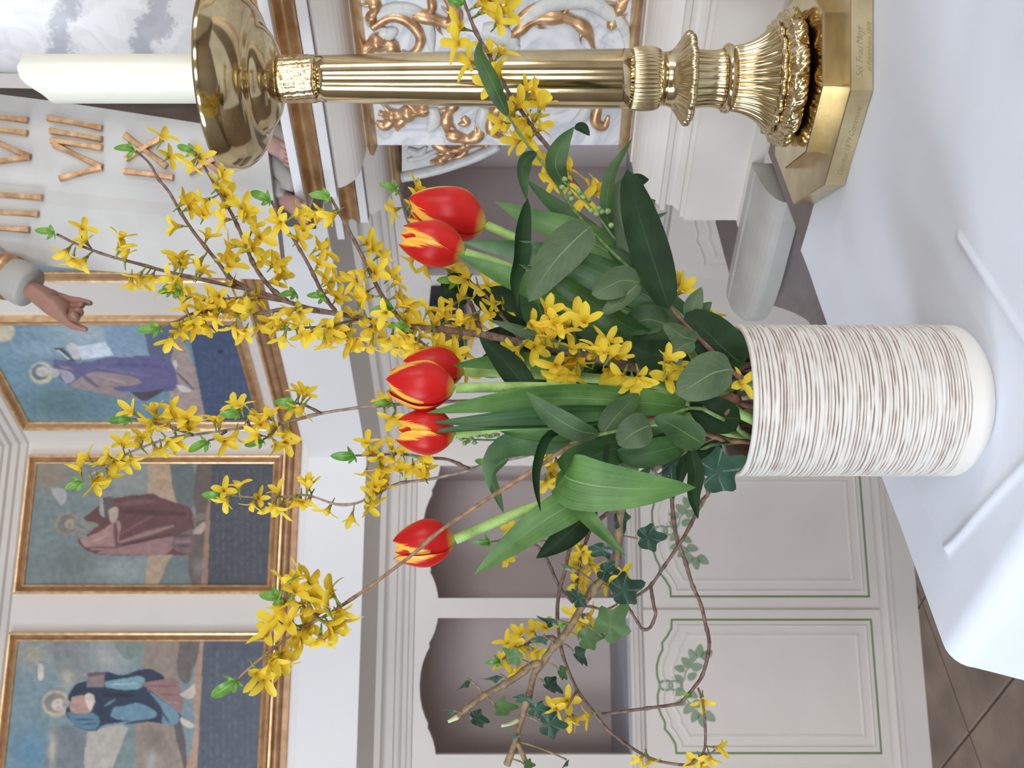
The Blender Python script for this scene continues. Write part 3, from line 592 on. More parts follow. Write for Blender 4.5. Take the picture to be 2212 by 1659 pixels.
# sleeve and hand
m = MB()
m.tube(spline([P(-60, 560, 1.50), P(-10, 585, 1.49), P(30, 602, 1.48), P(66, 622, 1.475)], 16), lambda t: .036 - .004 * t + .003 * math.sin(9 * t), 18, .8); m.build('sleeve', M['robe_g'], st, True)
m = MB(); m.tube([P(2, 592, 1.4865), P(24, 601, 1.482)], .0376, 20, .83); m.build('sleeve_trim', M['gilt_c'], st, True)
def skinmesh(name, chains, mat, parent, sub=2):
    verts, edges, rads = [], [], []
    def idx(p, r):
        for i, q in enumerate(verts):
            if (q - p).length < 1e-5: return i
        verts.append(p); rads.append(r); return len(verts) - 1
    for ch in chains:
        pv = None
        for p, r in ch:
            i = idx(p, r)
            if pv is not None and pv != i: edges.append((pv, i))
            pv = i
    off = parent_loc(parent)
    me = bpy.data.meshes.new(name); me.from_pydata([v_ - off for v_ in verts], edges, [])
    o = bpy.data.objects.new(name, me); C.objects.link(o); o.parent = parent
    sk = o.modifiers.new('skin', 'SKIN'); sk.use_smooth_shade = True
    for i, r in enumerate(rads): me.skin_vertices[0].data[i].radius = (r, r)
    me.skin_vertices[0].data[0].use_root = True
    s = o.modifiers.new('sub', 'SUBSURF'); s.levels = sub; s.render_levels = sub
    bpy.context.view_layer.update()
    ev = o.evaluated_get(bpy.context.evaluated_depsgraph_get()); nm = bpy.data.meshes.new_from_object(ev)
    o.modifiers.clear(); o.data = nm; nm.materials.clear(); nm.materials.append(mat)
    nm.polygons.foreach_set('use_smooth', [True] * len(nm.polygons))
    return o
def H(px, py, dd, r): return (P(px, py, 1.475 + dd), r)
palm = [H(52, 614, 0, .017), H(78, 632, 0, .0165), H(104, 652, 0, .019), H(126, 666, 0, .0195)]
skinmesh('hand', [palm,
    [palm[-1], H(140, 690, -.012, .0085), H(156, 704, -.016, .0065), H(174, 708, -.017, .0055), H(190, 713, -.018, .004)],
    [palm[-1], H(148, 684, -.002, .008), H(166, 688, -.02, .0068), H(164, 682, -.034, .006), H(150, 676, -.036, .005)],
    [palm[-1], H(152, 674, .004, .008), H(172, 678, -.012, .0068), H(174, 672, -.026, .006), H(160, 668, -.03, .005)],
    [palm[-1], H(150, 662, .012, .0075), H(168, 662, .004, .0062), H(178, 660, -.006, .0055), H(172, 657, -.016, .0045)],
    [palm[2], H(122, 640, .02, .009), H(150, 648, .012, .007), H(176, 651, .006, .0062), H(200, 656, .002, .0045)]], M['skin'], st)
# the stone tablet with raised gold numerals
def TD(py): return 1.492 + .00000055 * (py - 400) ** 2
tb = empty('law_tablet', P(566, 440, 1.5)); tag(tb, 'pale stone tablet with raised gold Roman numerals held by the statue', 'tablet')
left = [(-60, 554), (0, 561), (110, 576), (300, 591), (460, 600), (612, 605)]; right = [(-60, 196), (0, 204), (120, 219), (230, 235), (430, 266), (574, 290)]
nu, nv = 24, 30; fr_, bk = [], []
Lp = spline([(a, b, 0) for a, b in left], nv); Rp = spline([(a, b, 0) for a, b in right], nv)
for i in range(nv + 1):
    for j in range(nu + 1):
        q = Lp[i].lerp(Rp[i], j / nu); u = j / nu
        dd = TD(q.y) + .004 * math.exp(-((u - .46) / .05) ** 2)
        fr_.append(P(q.x, q.y, dd)); bk.append(P(q.x, q.y, dd) + Vector((.004, .03, 0)))
n = len(fr_); f = []
for i in range(nv):
    for j in range(nu):
        a = i * (nu + 1) + j; f += [(a, a + nu + 1, a + nu + 2, a + 1), (n + a, n + a + 1, n + a + nu + 2, n + a + nu + 1)]
for i in range(nv):
    a = i * (nu + 1); f += [(a, n + a, n + a + nu + 1, a + nu + 1)]; a += nu; f += [(a, a + nu + 1, n + a + nu + 1, n + a)]
for j in range(nu):
    f += [(j, j + 1, n + j + 1, n + j)]; a = nv * (nu + 1) + j; f += [(a, n + a, n + a + 1, a + 1)]
mk('slab', fr_ + bk, f, M['tablet'], tb)
def numeral(strokes):
    m = MB()
    for x0, y0, x1, y1 in strokes:
        a, b = P(x0, y0, TD(y0) - .002), P(x1, y1, TD(y1) - .002)
        t = (b - a).normalized(); sd = t.cross(Vector((0, 1, 0))).normalized(); h = Vector((0, -.006, 0)); w = .0042
        k = 5; v = []; f = []
        for i in range(k + 1):
            c = a.lerp(b, i / k); ww = w * (1 + .35 * abs(2 * i / k - 1) ** 2)
            v += [c - sd * ww, c - sd * ww * .7 + h, c + sd * ww * .7 + h, c + sd * ww]
        for i in range(k):
            for q in range(3): f.append((4 * i + q, 4 * i + q + 1, 4 * i + 5 + q, 4 * i + 4 + q))
        f += [(3, 2, 1, 0), (4 * k, 4 * k + 1, 4 * k + 2, 4 * k + 3)]; m.add(v, f)
    return m.build('numeral', M['gilt_c'], tb)
numeral([(-50, 248, 61, 260), (-50, 274, 60, 288), (-40, 292, 66, 340), (66, 340, -50, 356)])
numeral([(104, 255, 221, 277), (109, 283, 221, 301), (111, 304, 221, 320), (117, 312, 221, 362), (221, 362, 130, 386)])
numeral([(270, 292, 361, 360), (272, 344, 352, 298), (269, 370, 375, 384)])
numeral([(408, 318, 488, 384), (408, 374, 482, 336)])
numeral([(-50, 418, 92, 427), (-50, 456, 84, 463), (-50, 490, 64, 497)])
# ------------------------------------------------------------------ altar: stone mensa, ledge, cloth
alt = empty('stone_altar', RT.w(.62, .5, 0)); tag(alt, 'grey stone altar block under the white cloth', 'altar')
MB().box(RT, .606, 2.5, .10, .925, TZ - .09, TZ - .002).build('mensa', M['stone_d'], alt)
MB().box(RT, .67, 2.45, .13, .88, .0, TZ - .09).build('altar_body', M['stone'], alt)
lg = empty('stone_ledge', RT.w(.45, .15, 0)); tag(lg, 'moulded grey stone ledge jutting out beside the altar', 'ledge')
s_l, s_r = RT.pix(1600, 660, .13)[0], .585
pr = [(.097, -.375), (.12, -.3745)] + [(.12 + .085 * math.sin(t), -.3765 - .05 * (1 - math.cos(t)) * .62) for t in np.linspace(.05, math.pi / 2, 10)] + [(.2055, -.43), (.19, -.437), (.097, -.437)]
m = MB(); v = []; n = len(pr)
for k in range(9):                                            # rounded nose at its free end
    t = k / 8; sh = math.sqrt(max(0, 1 - (1 - t) ** 2)); s_ = s_l - .004 + .13 * t * t; zk = min(1, .6 + t)
    v += [RT.w(s_, .105 + (o - .097) * (.12 + .88 * sh) - .008 * sh, CZ - .375 + (z + .375) * (.25 + .75 * sh) - .006 * (1 - sh)) for o, z in pr]
v += [RT.w(s_r, o, CZ + z) for o, z in pr]
m.add(v, [(r * n + k, r * n + k + 1, (r + 1) * n + k + 1, (r + 1) * n + k) for r in range(9) for k in range(n - 1)] + [tuple(range(n)), tuple(range(9 * n, 10 * n))[::-1]]); m.build('bullnose', M['stone'], lg, False)
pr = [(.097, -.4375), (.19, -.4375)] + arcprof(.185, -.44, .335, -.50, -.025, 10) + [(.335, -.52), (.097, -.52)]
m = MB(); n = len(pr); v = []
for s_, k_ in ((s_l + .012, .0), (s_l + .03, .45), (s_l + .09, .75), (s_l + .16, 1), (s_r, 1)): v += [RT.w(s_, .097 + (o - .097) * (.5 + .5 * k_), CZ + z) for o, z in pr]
m.add(v, [(r * n + k, r * n + k + 1, (r + 1) * n + k + 1, (r + 1) * n + k) for r in range(4) for k in range(n - 1)] + [tuple(range(n)), tuple(range(4 * n, 5 * n))[::-1]]); m.build('cove', M['stone_d'], lg)  # shade below the bullnose is put into the cove's darker colour
MB().box(RT, .357, .462, -.07, .096, CZ - .41, CZ - .3795).build('top_slab', M['stone_d'], lg)
MB().box(RT, s_l + .06, s_r, .1, .28, 0, CZ - .52).build('pier', M['stone_d'], lg)
# cloth: flat on the mensa, ironed creases, hanging over the front
M['cloth'] = simple('white_linen', lin((234, 238, 248)), .75, var=.012, scale=3, bump=.08, bscale=900)
OA, OB = .346, .956
def crease(px0, py0, px1, py1):
    def g(px, py): d = .394 * F / (px - 1106); q = Vector(((829.5 - py) / F * d, d)) - RT.O; return Vector((q.dot(RT.e), q.dot(RT.n)))
    return g(px0, py0), g(px1, py1)
CR = [(*crease(2078, 512, 2260, 790), .0026, .0034), (*crease(2052, 1184, 2290, 930), .003, .0036), (*crease(2052, 1184, 1962, 1012), .0016, .005), (*crease(2130, 1395, 2260, 1260), .0014, .012)]
def clothz(s, o):
    h = .0
    p = Vector((s, o))
    for a, b, hh, w in CR:
        d = b - a; t = max(0, min(1, (p - a).dot(d) / d.length_squared)); q = (p - a - d * t).length
        h += hh * math.exp(-(q / w) ** 2)
    h += .0018 * noise.noise(Vector((s * 7, o * 7, 1.3))) + .0009 * noise.noise(Vector((s * 19, o * 15, 4))) + .0018
    return h
ss = [.603 + .003 * i for i in range(240)] + [.603 + .72 + .03 * i for i in range(36)]
oo = [OA + (OB - .02 - OA) * i / 196 for i in range(197)]
v = []; f = []; uvn = len(ss)
rows = 0
for o in oo:
    for s in ss: v.append(RT.w(s, o, TZ + clothz(s, o)))
    rows += 1
r0 = .022
for k in range(1, 7):                                         # bend over the edge
    a = k / 6 * math.pi / 2
    for s in ss: v.append(RT.w(s - .004 * k / 6 * max(0, 1 - (s - .603) / .12), OB - .02 + r0 * math.sin(a), TZ + clothz(s, OB - .02) - r0 * (1 - math.cos(a))))
    rows += 1
for k in range(1, 26):                                        # hang
    h = k * .02
    for s in ss:
        e = max(0, 1 - (s - .603) / .25)
        v.append(RT.w(s - .004 - .42 * h * e * math.exp(-h * 2.5), OB + .002 + .018 * math.sin(s * 26 + .6) * min(1, h * 4) + .10 * h * e, TZ - r0 - h))
    rows += 1
n = len(ss)
f = [(i * n + j, i * n + j + 1, (i + 1) * n + j + 1, (i + 1) * n + j) for i in range(rows - 1) for j in range(n - 1)]
cl = mk('altar_cloth', v, f, M['cloth'], None, True); tag(cl, 'white linen cloth with ironed creases spread over the altar', 'cloth')
# ------------------------------------------------------------------ brass candlestick and candle
def brassmat(name, rough, bump=0, bscale=120):
    m = simple(name, lin((216, 198, 158)), rough, 1, var=.05, scale=25, bump=bump, bscale=bscale, tint=lin((196, 176, 134)))
    return m
M['brass'] = brassmat('polished_brass', .11); M['brass_c'] = brassmat('cast_brass', .16); M['brass_s'] = brassmat('satin_brass', .3, .05, 300)
M['brass_e'] = brassmat('engraved_brass', .2, 1.0, 110)
CX, CY = .378, 1.147
cs = empty('candlestick', (CX, CY, TZ + .001)); tag(cs, 'tall polished brass altar candlestick on an octagonal engraved base', 'candlestick')
def octa(name, a0, z0, z1, bev, mat):
    def ring(a, z): return [Vector((CX + a / math.cos(R(22.5)) * math.cos(R(22.5 + 45 * k)), CY + a / math.cos(R(22.5)) * math.sin(R(22.5 + 45 * k)), z)) for k in range(8)]
    v = ring(a0, z0) + ring(a0, z1 - bev) + ring(a0 - bev, z1)
    f = [(r * 8 + k, r * 8 + (k + 1) % 8, r * 8 + 8 + (k + 1) % 8, r * 8 + 8 + k) for r in range(2) for k in range(8)] + [tuple(range(8))[::-1], tuple(range(16, 24))]
    return mk(name, v, f, mat, cs)
zb_ = TZ + .0035
bp = octa('base_plate', .144, zb_, CZ - .3665, .0012, M['brass_s']); octa('upper_plate', .101, CZ - .3665, CZ - .3505, .001, M['brass'])
def lp(name, prof, mat, rf=None, seg=96, smooth=True):
    v, f = lathe([(r, CZ + z) for r, z in prof], seg, rf, (CX, CY)); return mk(name, v, f, mat, cs, smooth)
def dense(prof, n):
    return [(p.x, p.y) for p in spline([(r, z, 0) for r, z in prof], n)]
def ac(r, z, a, i):
    zz = z - CZ; t = (zz + .3505) / .027
    if t < .72: k = math.sin(math.pi * t / .72); l = abs(math.cos(6 * a + .25 * t)); return r + k * (.0085 * (l ** .8 - .6) + .0017 * math.cos(60 * a + 14 * (t - .3)) * l)
    k = math.sin(math.pi * min(1, (t - .72) / .28)); l = abs(math.sin(9 * a)); return r + k * (.005 * (l ** .7 - .5) + .0012 * math.cos(72 * a) * l)
lp('acanthus_foot', dense([(.056, -.3505), (.069, -.3485), (.0775, -.3425), (.0795, -.336), (.077, -.3295), (.0715, -.3255), (.0665, -.3235)], 44), M['brass_c'], ac, 420)
lp('bead_ring', [(.0625 + .0042 * math.sin(t), -.3200 - .0035 * math.cos(t)) for t in np.linspace(0, math.pi, 7)], M['brass_c'], lambda r, z, a, i: r + .0022 * math.sin(20 * a), 240)
fl_ = lambda n, dp: (lambda r, z, a, i: r * (1 - dp * (1 - abs(math.cos(n * a / 2)) ** .6)))
lp('fluted_flare', dense([(.0645, -.3175), (.0595, -.3145), (.052, -.3065), (.0455, -.296), (.041, -.284), (.0388, -.2715)], 20), M['brass_c'], fl_(26, .13), 312)
lp('stem_ring', [(.036 + .006 * math.sin(t), -.2655 - .006 * math.cos(t)) for t in np.linspace(0, math.pi, 10)], M['brass'])
lp('fluted_stem', dense([(.036, -.2595), (.034, -.25), (.0338, -.24), (.0348, -.23), (.036, -.222)], 12), M['brass_c'], fl_(18, .07), 216)
def crown(r, z, a, i):
    k = max(0, (r - .036) / .018); return r + k * (.0055 * abs(math.sin(6 * a)) ** .8 + .0014 * math.cos(60 * a)) - k * .003
lp('leaf_collar', dense([(.0355, -.222), (.047, -.2225), (.0525, -.2205), (.0525, -.214), (.045, -.2075), (.037, -.2005), (.0335, -.195), (.032, -.188)], 30), M['brass_c'], crown, 240)
lp('neck', [(.032, -.188), (.0325, -.184), (.036, -.1815)], M['brass'])
lp('fluted_collar', dense([(.0345, -.1815), (.0375, -.177), (.0385, -.165), (.0380, -.152), (.0372, -.147)], 14), M['brass_c'], fl_(44, .07), 264)
lp('column', dense([(.0356, -.147), (.0352, -.1), (.033, .05), (.029, .2), (.0277, .241)], 20), M['brass'], None, 96)
lp('engraved_band', dense([(.0274, .241), (.0284, .244), (.0284, .284), (.0278, .287)], 14), M['brass_e'], lambda r, z, a, i: r + .0007 * math.sin(9 * a + 300 * z) * math.sin(14 * a - 200 * z), 200)
lp('drip_pan', dense([(.0278, .287), (.036, .289), (.048, .293), (.060, .301), (.066, .3085), (.072, .3105), (.084, .313), (.097, .322), (.107, .334), (.112, .346), (.1145, .3545), (.1152, .357), (.1135, .3575), (.110, .350), (.100, .334), (.08, .324), (.05, .321), (.002, .3205)], 70), M['brass'], None, 128)
def engrave(txt, org, tdir, up, size, nrm):
    cu = bpy.data.curves.new('inscription', 'FONT'); cu.body = txt; cu.size = size; cu.shear = .42; cu.extrude = .0001; cu.offset = -.00012; cu.space_character = .92
    t = bpy.data.objects.new('tmp', cu); C.objects.link(t); bpy.context.view_layer.update()
    me = bpy.data.meshes.new_from_object(t.evaluated_get(bpy.context.evaluated_depsgraph_get())); bpy.data.objects.remove(t)
    for vv in me.vertices:
        p = org + tdir * vv.co.x + up * vv.co.y + nrm * (vv.co.z + .00015); vv.co = p - parent_loc(bp)
    me.materials.clear(); me.materials.append(M['ink']); me.name = 'inscription'
    o = bpy.data.objects.new('inscription', me); C.objects.link(o); o.parent = bp
M['ink'] = simple('engraved_dark', lin((140, 128, 102)), .5, .4)
up = Vector((0, 0, 1))
engrave('Sel. Frau Meyr', Vector((.332, CY - .144, CZ - .3800)), Vector((1, 0, 0)), up, .0105, Vector((0, -1, 0)))
engrave('in Petersheim 1878', Vector((.338, CY - .144, CZ - .3895)), Vector((1, 0, 0)), up, .0075, Vector((0, -1, 0)))
q = math.sqrt(.5); p1 = Vector((CX - .0596, CY - .144, 0)); p2 = Vector((CX - .144, CY - .0596, 0)); e_ = (p1 - p2).normalized()
engrave('Gestiftet 1879 Commune', p2 + e_ * .012 + Vector((0, 0, CZ - .3845)), e_, up, .0092, Vector((-q, -q, 0)))
m_, nt, b = material('candle_wax'); b.inputs['Base Color'].default_value = (*lin((240, 238, 222)), 1); b.inputs['Roughness'].default_value = .35
b.inputs['Subsurface Weight'].default_value = .25; b.inputs['Subsurface Radius'].default_value = (.02, .015, .01); b.inputs['Subsurface Scale'].default_value = .5
nzn = nt.nodes.new('ShaderNodeTexNoise'); nzn.inputs['Scale'].default_value = 9; rp = nt.nodes.new('ShaderNodeValToRGB')
rp.color_ramp.elements[0].color = (*lin((236, 234, 216)), 1); rp.color_ramp.elements[1].color = (*lin((246, 244, 230)), 1); nt.links.new(nzn.outputs['Fac'], rp.inputs[0]); nt.links.new(rp.outputs[0], b.inputs['Base Color'])
ca = empty('candle', (CX, CY, CZ + .3215)); tag(ca, 'thick cream candle with a broken slanting top on the brass drip pan', 'candle')
seg = 64; v = []; f = []
zs_ = [.3215, .4, .5, .55]
def topz(x): t = min(1, max(0, (-x - .004) / .0253)); return .598 - .025 * t * t * (3 - 2 * t) + .0012 * math.sin(x * 300)
for z in zs_:
    for k in range(seg): a = 2 * math.pi * k / seg; v.append(Vector((CX + .0293 * math.cos(a), CY + .0293 * math.sin(a), CZ + z)))
for rr, dz in ((.0293, -.003), (.0285, -.0008), (.026, 0), (.018, -.001), (.008, -.002)):
    for k in range(seg):
        a = 2 * math.pi * k / seg; v.append(Vector((CX + rr * math.cos(a), CY + rr * math.sin(a), CZ + topz(rr * math.cos(a)) + dz)))
n = 9
f = [(i * seg + k, i * seg + (k + 1) % seg, (i + 1) * seg + (k + 1) % seg, (i + 1) * seg + k) for i in range(n - 1) for k in range(seg)] + [tuple(range(seg))[::-1], tuple(range((n - 1) * seg, n * seg))]
mk('wax_body', v, f, m_, ca, True)
M['wick'] = simple('wick', lin((60, 52, 46)), .9)
mk('wick', *tube(spline([(CX, CY, CZ + .594), (CX + .001, CY, CZ + .599), (CX + .003, CY, CZ + .603)], 6), .0012, 6), M['wick'], ca)
# ------------------------------------------------------------------ ribbed vase
VX, VY, VR = -.0142, .80, .0652
vz0 = TZ + .0028; VH = CZ - .1936 - vz0
vs = empty('flower_vase', (VX, VY, vz0)); tag(vs, 'cylindrical white ceramic vase with scratched brown horizontal grooves', 'vase')
seg, rows = 168, 560
lines = []; z = .026
while z < VH - .003:
    lines.append((z, .55 + .45 * random.random(), random.random() * 50)); z += random.choice((.0023, .0026, .0030, .0034, .0041))
v = []; gr = []
band = .0255
for i in range(rows):
    z = VH * i / (rows - 1)
    base = VR
    if z < .016: t = 1 - z / .016; base = VR - .014 * t * t - .0
    near = [l for l in lines if abs(l[0] - z) < .0035]
    for k in range(seg):
        a = 2 * math.pi * k / seg; ca_, sa = math.cos(a), math.sin(a); g = 0
        for lz, st_, sd in near:
            wob = .0006 * noise.noise(Vector((ca_ * 2 + sd, sa * 2, sd)))
            pres = noise.noise(Vector((ca_ * 2.6 + sd * 3.1, sa * 2.6, sd * 1.7))) + .22
            w = .0006 + .00035 * noise.noise(Vector((ca_ * 5, sa * 5, sd)))
            g = max(g, math.exp(-((z - lz - wob) / w) ** 2) * st_ * min(1, max(.3, pres * 2.2 + .75)))
        r = base - .0011 * g + .0005 * noise.noise(Vector((ca_ * 6, sa * 6, z * 300))) * (1 if z > band else .2)
        v.append((VX + r * ca_, VY + r * sa, vz0 + z))
        gr.append(min(1, g * 1.0 + .16 * max(0, noise.noise(Vector((ca_ * 7, sa * 7, z * 160)))) * (1 if z > band else .5)))
n0 = len(v)
ins = [(VR - .0016, VH + .0016), (VR - .0035, VH + .0012), (VR - .0052, VH - .002), (VR - .0055, VH - .06), (VR - .006, .02), (.001, .018)]
for r, z in ins:
    for k in range(seg):
        a = 2 * math.pi * k / seg; v.append((VX + r * math.cos(a), VY + r * math.sin(a), vz0 + z)); gr.append(.25 if r > VR - .005 else 1)
R_ = rows + len(ins)
f = [(i * seg + k, i * seg + (k + 1) % seg, (i + 1) * seg + (k + 1) % seg, (i + 1) * seg + k) for i in range(R_ - 1) for k in range(seg)] + [tuple(range(seg))[::-1], tuple(range((R_ - 1) * seg, R_ * seg))]
M['vase'] = vcol('grooved_ceramic', 'groove', .55, .35, [(.06, lin((222, 217, 208))), (.85, lin((140, 118, 104))), (.35, lin((196, 186, 176)))])
o = mk('body', v, f, M['vase'], vs, True)
at = o.data.attributes.new('groove', 'FLOAT', 'POINT'); at.data.foreach_set('value', gr)
# ------------------------------------------------------------------ plants: materials
def uvnodes(nt):
    N, L = nt.nodes, nt.links
    uv = N.new('ShaderNodeUVMap'); sp = N.new('ShaderNodeSeparateXYZ'); L.new(uv.outputs[0], sp.inputs[0])
    def mth(op, a, b=None, c=None):
        n = N.new('ShaderNodeMath'); n.operation = op
        for i, x in enumerate((a, b, c)):
            if x is None: continue
            if isinstance(x, (int, float)): n.inputs[i].default_value = x
            else: L.new(x, n.inputs[i])
        return n.outputs[0]
    def ramp(f, *els):
        r = N.new('ShaderNodeValToRGB')
        for i, (p, c) in enumerate(els):
            e = r.color_ramp.elements[i] if i < 2 else r.color_ramp.elements.new(p)
            e.position = p; e.color = (*c, 1)
        L.new(f, r.inputs[0]); return r.outputs[0]
    def mixc(f, a, b, mode='MIX'):
        n = N.new('ShaderNodeMixRGB'); n.blend_type = mode
        for i, x in enumerate((f, a, b)):
            if hasattr(x, 'links'): L.new(x, n.inputs[i])
            elif isinstance(x, (int, float)): n.inputs[i].default_value = x
            else: n.inputs[i].default_value = (*x, 1)
        return n.outputs[0]
    def nse(scale, vec=None, detail=3):
        n = N.new('ShaderNodeTexNoise'); n.inputs['Scale'].default_value = scale; n.inputs['Detail'].default_value = detail
        if vec is not None: L.new(vec, n.inputs['Vector'])
        return n.outputs['Fac']
    def stretched(sx, sy):
        m = N.new('ShaderNodeMapping'); m.inputs['Scale'].default_value = (sx, sy, 1); L.new(uv.outputs[0], m.inputs['Vector']); return m.outputs[0]
    return sp.outputs['X'], sp.outputs['Y'], mth, ramp, mixc, nse, stretched
def thin(nt, b, amount):                    # light passing through a thin blade
    N, L = nt.nodes, nt.links; t = N.new('ShaderNodeBsdfTranslucent'); mx = N.new('ShaderNodeMixShader'); mx.inputs[0].default_value = amount
    src = b.inputs['Base Color'].links[0].from_socket; L.new(src, t.inputs[0]); out = N['Material Output']
    L.new(b.outputs[0], mx.inputs[1]); L.new(t.outputs[0], mx.inputs[2]); L.new(mx.outputs[0], out.inputs['Surface'])
def leafmat(name, dark, light, rib, rough=.42, ribw=.035, trans=.18, veins=0, stripe=0, spec=.5):
    m, nt, b = material(name); u, v, mth, ramp, mixc, nse, st = uvnodes(nt)
    tc = nt.nodes.new('ShaderNodeTexCoord')
    c = ramp(nse(38, tc.outputs['Object'], 4), (.35, dark), (.7, light))
    av = mth('ABSOLUTE', mth('SUBTRACT', v, .5))
    if stripe: c = mixc(stripe, c, ramp(nse(1, st(1.5, 60), 2), (.35, [x * .7 for x in dark]), (.65, [min(1, x * 1.2) for x in light])))
    if veins:
        ph = mth('ADD', mth('MULTIPLY', u, 44.0), mth('MULTIPLY', av, -34.0)); s = mth('SINE', ph)
        c = mixc(mth('MULTIPLY', mth('GREATER_THAN', s, .93), veins), c, rib)
    if ribw: c = mixc(mth('MULTIPLY', mth('LESS_THAN', av, mth('MULTIPLY', mth('SUBTRACT', 1.05, u), ribw)), .75), c, rib)
    nt.links.new(c, b.inputs['Base Color']); b.inputs['Roughness'].default_value = rough; b.inputs['Specular IOR Level'].default_value = spec
    if trans: thin(nt, b, trans)
    return m
M['l_tulip'] = leafmat('tulip_leaf', lin((66, 110, 48)), lin((112, 154, 78)), lin((150, 190, 130)), .45, .010, .22, 0, .28)
M['l_tulip2'] = leafmat('tulip_leaf_blue', lin((56, 94, 52)), lin((106, 144, 94)), lin((140, 178, 140)), .45, .010, .18, 0, .28)
M['l_tulipd'] = leafmat('tulip_leaf_deep', lin((38, 76, 32)), lin((68, 108, 50)), lin((110, 150, 96)), .45, .010, .16, 0, .28)
M['l_grey'] = leafmat('privet_leaf', lin((74, 94, 62)), lin((94, 114, 78)), lin((140, 160, 106)), .6, .022, .1, .12)
M['l_mid'] = leafmat('evergreen_leaf', lin((44, 72, 34)), lin((68, 100, 50)), lin((116, 142, 82)), .55, .02, .1, .1)
M['l_dark'] = leafmat('dark_evergreen_leaf', lin((16, 38, 12)), lin((30, 58, 22)), lin((50, 80, 38)), .55, .02, .04, .1, 0, .22)
M['l_young'] = leafmat('forsythia_leaf', lin((86, 140, 52)), lin((128, 178, 74)), lin((160, 196, 110)), .4, .05, .25, .15)
def stemmat(name, a, b_, sc=180): return simple(name, lin(b_), .65, var=.15, scale=sc, tint=lin(a), bump=.35, bscale=400)
M['twig'] = stemmat('forsythia_bark', (92, 68, 58), (134, 106, 92)); M['twig_l'] = stemmat('pale_bark', (124, 104, 92), (166, 146, 134)); M['twig_b'] = stemmat('brown_bark', (120, 88, 62), (164, 128, 98))
M['s_tulip'] = stemmat('tulip_stem', (138, 172, 88), (166, 196, 116), 60); M['s_green'] = stemmat('green_stem', (84, 112, 58), (116, 142, 78)); M['s_ivy'] = stemmat('ivy_stem', (112, 92, 66), (152, 128, 96))
M['s_red'] = stemmat('reddish_stem', (96, 64, 54), (132, 94, 80)); M['bud'] = simple('green_bud', lin((150, 172, 108)), .4, var=.15, scale=200, tint=lin((112, 138, 78)))
M['calyx'] = simple('calyx', lin((140, 156, 70)), .5, var=.2, scale=300, tint=lin((96, 116, 48)))
m, nt, b = material('forsythia_petal'); u, v, mth, ramp, mixc, nse, st = uvnodes(nt)
c = ramp(u, (.02, lin((212, 162, 28))), (.3, lin((242, 210, 52))), (1, lin((250, 226, 80))))
c = mixc(.35, c, ramp(nse(1, st(1, 14)), (.3, lin((234, 196, 36))), (.7, lin((252, 230, 92)))))
nt.links.new(c, b.inputs['Base Color']); b.inputs['Roughness'].default_value = .5; b.inputs['Specular IOR Level'].default_value = .3; thin(nt, b, .3); M['petal_y'] = m
def tulipmat(name, bias):
    m, nt, b = material(name); u, v, mth, ramp, mixc, nse, st = uvnodes(nt)
    tc = nt.nodes.new('ShaderNodeTexCoord')
    red = ramp(nse(30, tc.outputs['Object'], 2), (.35, lin((206, 26, 22))), (.62, lin((232, 44, 36))), (.80, lin((220, 40, 84))))
    streak = nse(1, st(2.2, 34), 3)
    av = mth('ABSOLUTE', mth('SUBTRACT', mth('MULTIPLY', v, 2), 1))
    red = mixc(mth('MULTIPLY', streak, .3), red, lin((178, 14, 26)))
    e = mth('ADD', mth('ADD', mth('MULTIPLY', av, 1.0), mth('MULTIPLY', mth('SUBTRACT', u, .58), .95)), mth('MULTIPLY', mth('SUBTRACT', streak, .5), .55))
    yel = ramp(e, (.67 - bias, (0, 0, 0)), (.78 - bias, (1, 1, 1)))
    c = mixc(yel, red, ramp(streak, (.3, lin((246, 168, 40))), (.6, lin((255, 206, 88)))))
    c = mixc(ramp(u, (.03, (1, 1, 1)), (.13, (0, 0, 0))), c, lin((214, 200, 90)))
    nt.links.new(c, b.inputs['Base Color']); b.inputs['Roughness'].default_value = .38; b.inputs['Specular IOR Level'].default_value = .4; thin(nt, b, .18); return m
M['tul_o'] = tulipmat('tulip_petal', .0); M['tul_i'] = tulipmat('tulip_inner_petal', .22)
# ------------------------------------------------------------------ plants: shapes
WP = {'strap': lambda t: .55 + .4 * t, 'bent': lambda t: (1 - t ** 1.6) ** .9 * (.72 + .28 * min(1, t * 6)), 'tulip': lambda t: (1 - t ** 2.4) ** .85 * (.5 + .5 * min(1, t * 2.6) ** .7), 'lance': lambda t: max(0, math.sin(math.pi * t ** .8)) ** .85 + .015,
      'ovate': lambda t: max(0, math.sin(math.pi * t ** .72)) ** .62 + .01, 'broad': lambda t: max(0, math.sin(math.pi * t ** .85)) ** .5 + .01}
def blade(name, pts, w, kind, mat, parent, n=16, m=6, fold=.25, nrm=(0, -1, .15), twist=0, wave=0):
    line = spline([P(*p) for p in pts], n); T, Nn = frames(line, nrm); v = []; uv = []; f = []
    d = sum(p[2] for p in pts) / len(pts); ph = random.random() * 6
    for i, p in enumerate(line):
        t = i / n; hw = w / F * d / 2 * WP[kind](t); tw = R(twist if not isinstance(twist, tuple) else twist[0] + (twist[1] - twist[0]) * t)
        N0 = Nn[i]; B0 = T[i].cross(N0); B = B0 * math.cos(tw) + N0 * math.sin(tw); N_ = N0 * math.cos(tw) - B0 * math.sin(tw)
        for k in range(m + 1):
            x = 2 * k / m - 1
            v.append(p + B * hw * x + N_ * (hw * fold * (x * x) + hw * wave * x * math.sin(t * 9 + ph))); uv.append((t, k / m))
    for i in range(n):
        for k in range(m): a = i * (m + 1) + k; f.append((a, a + 1, a + m + 2, a + m + 1))
    return mk(name, v, f, mat, parent, True, uv)
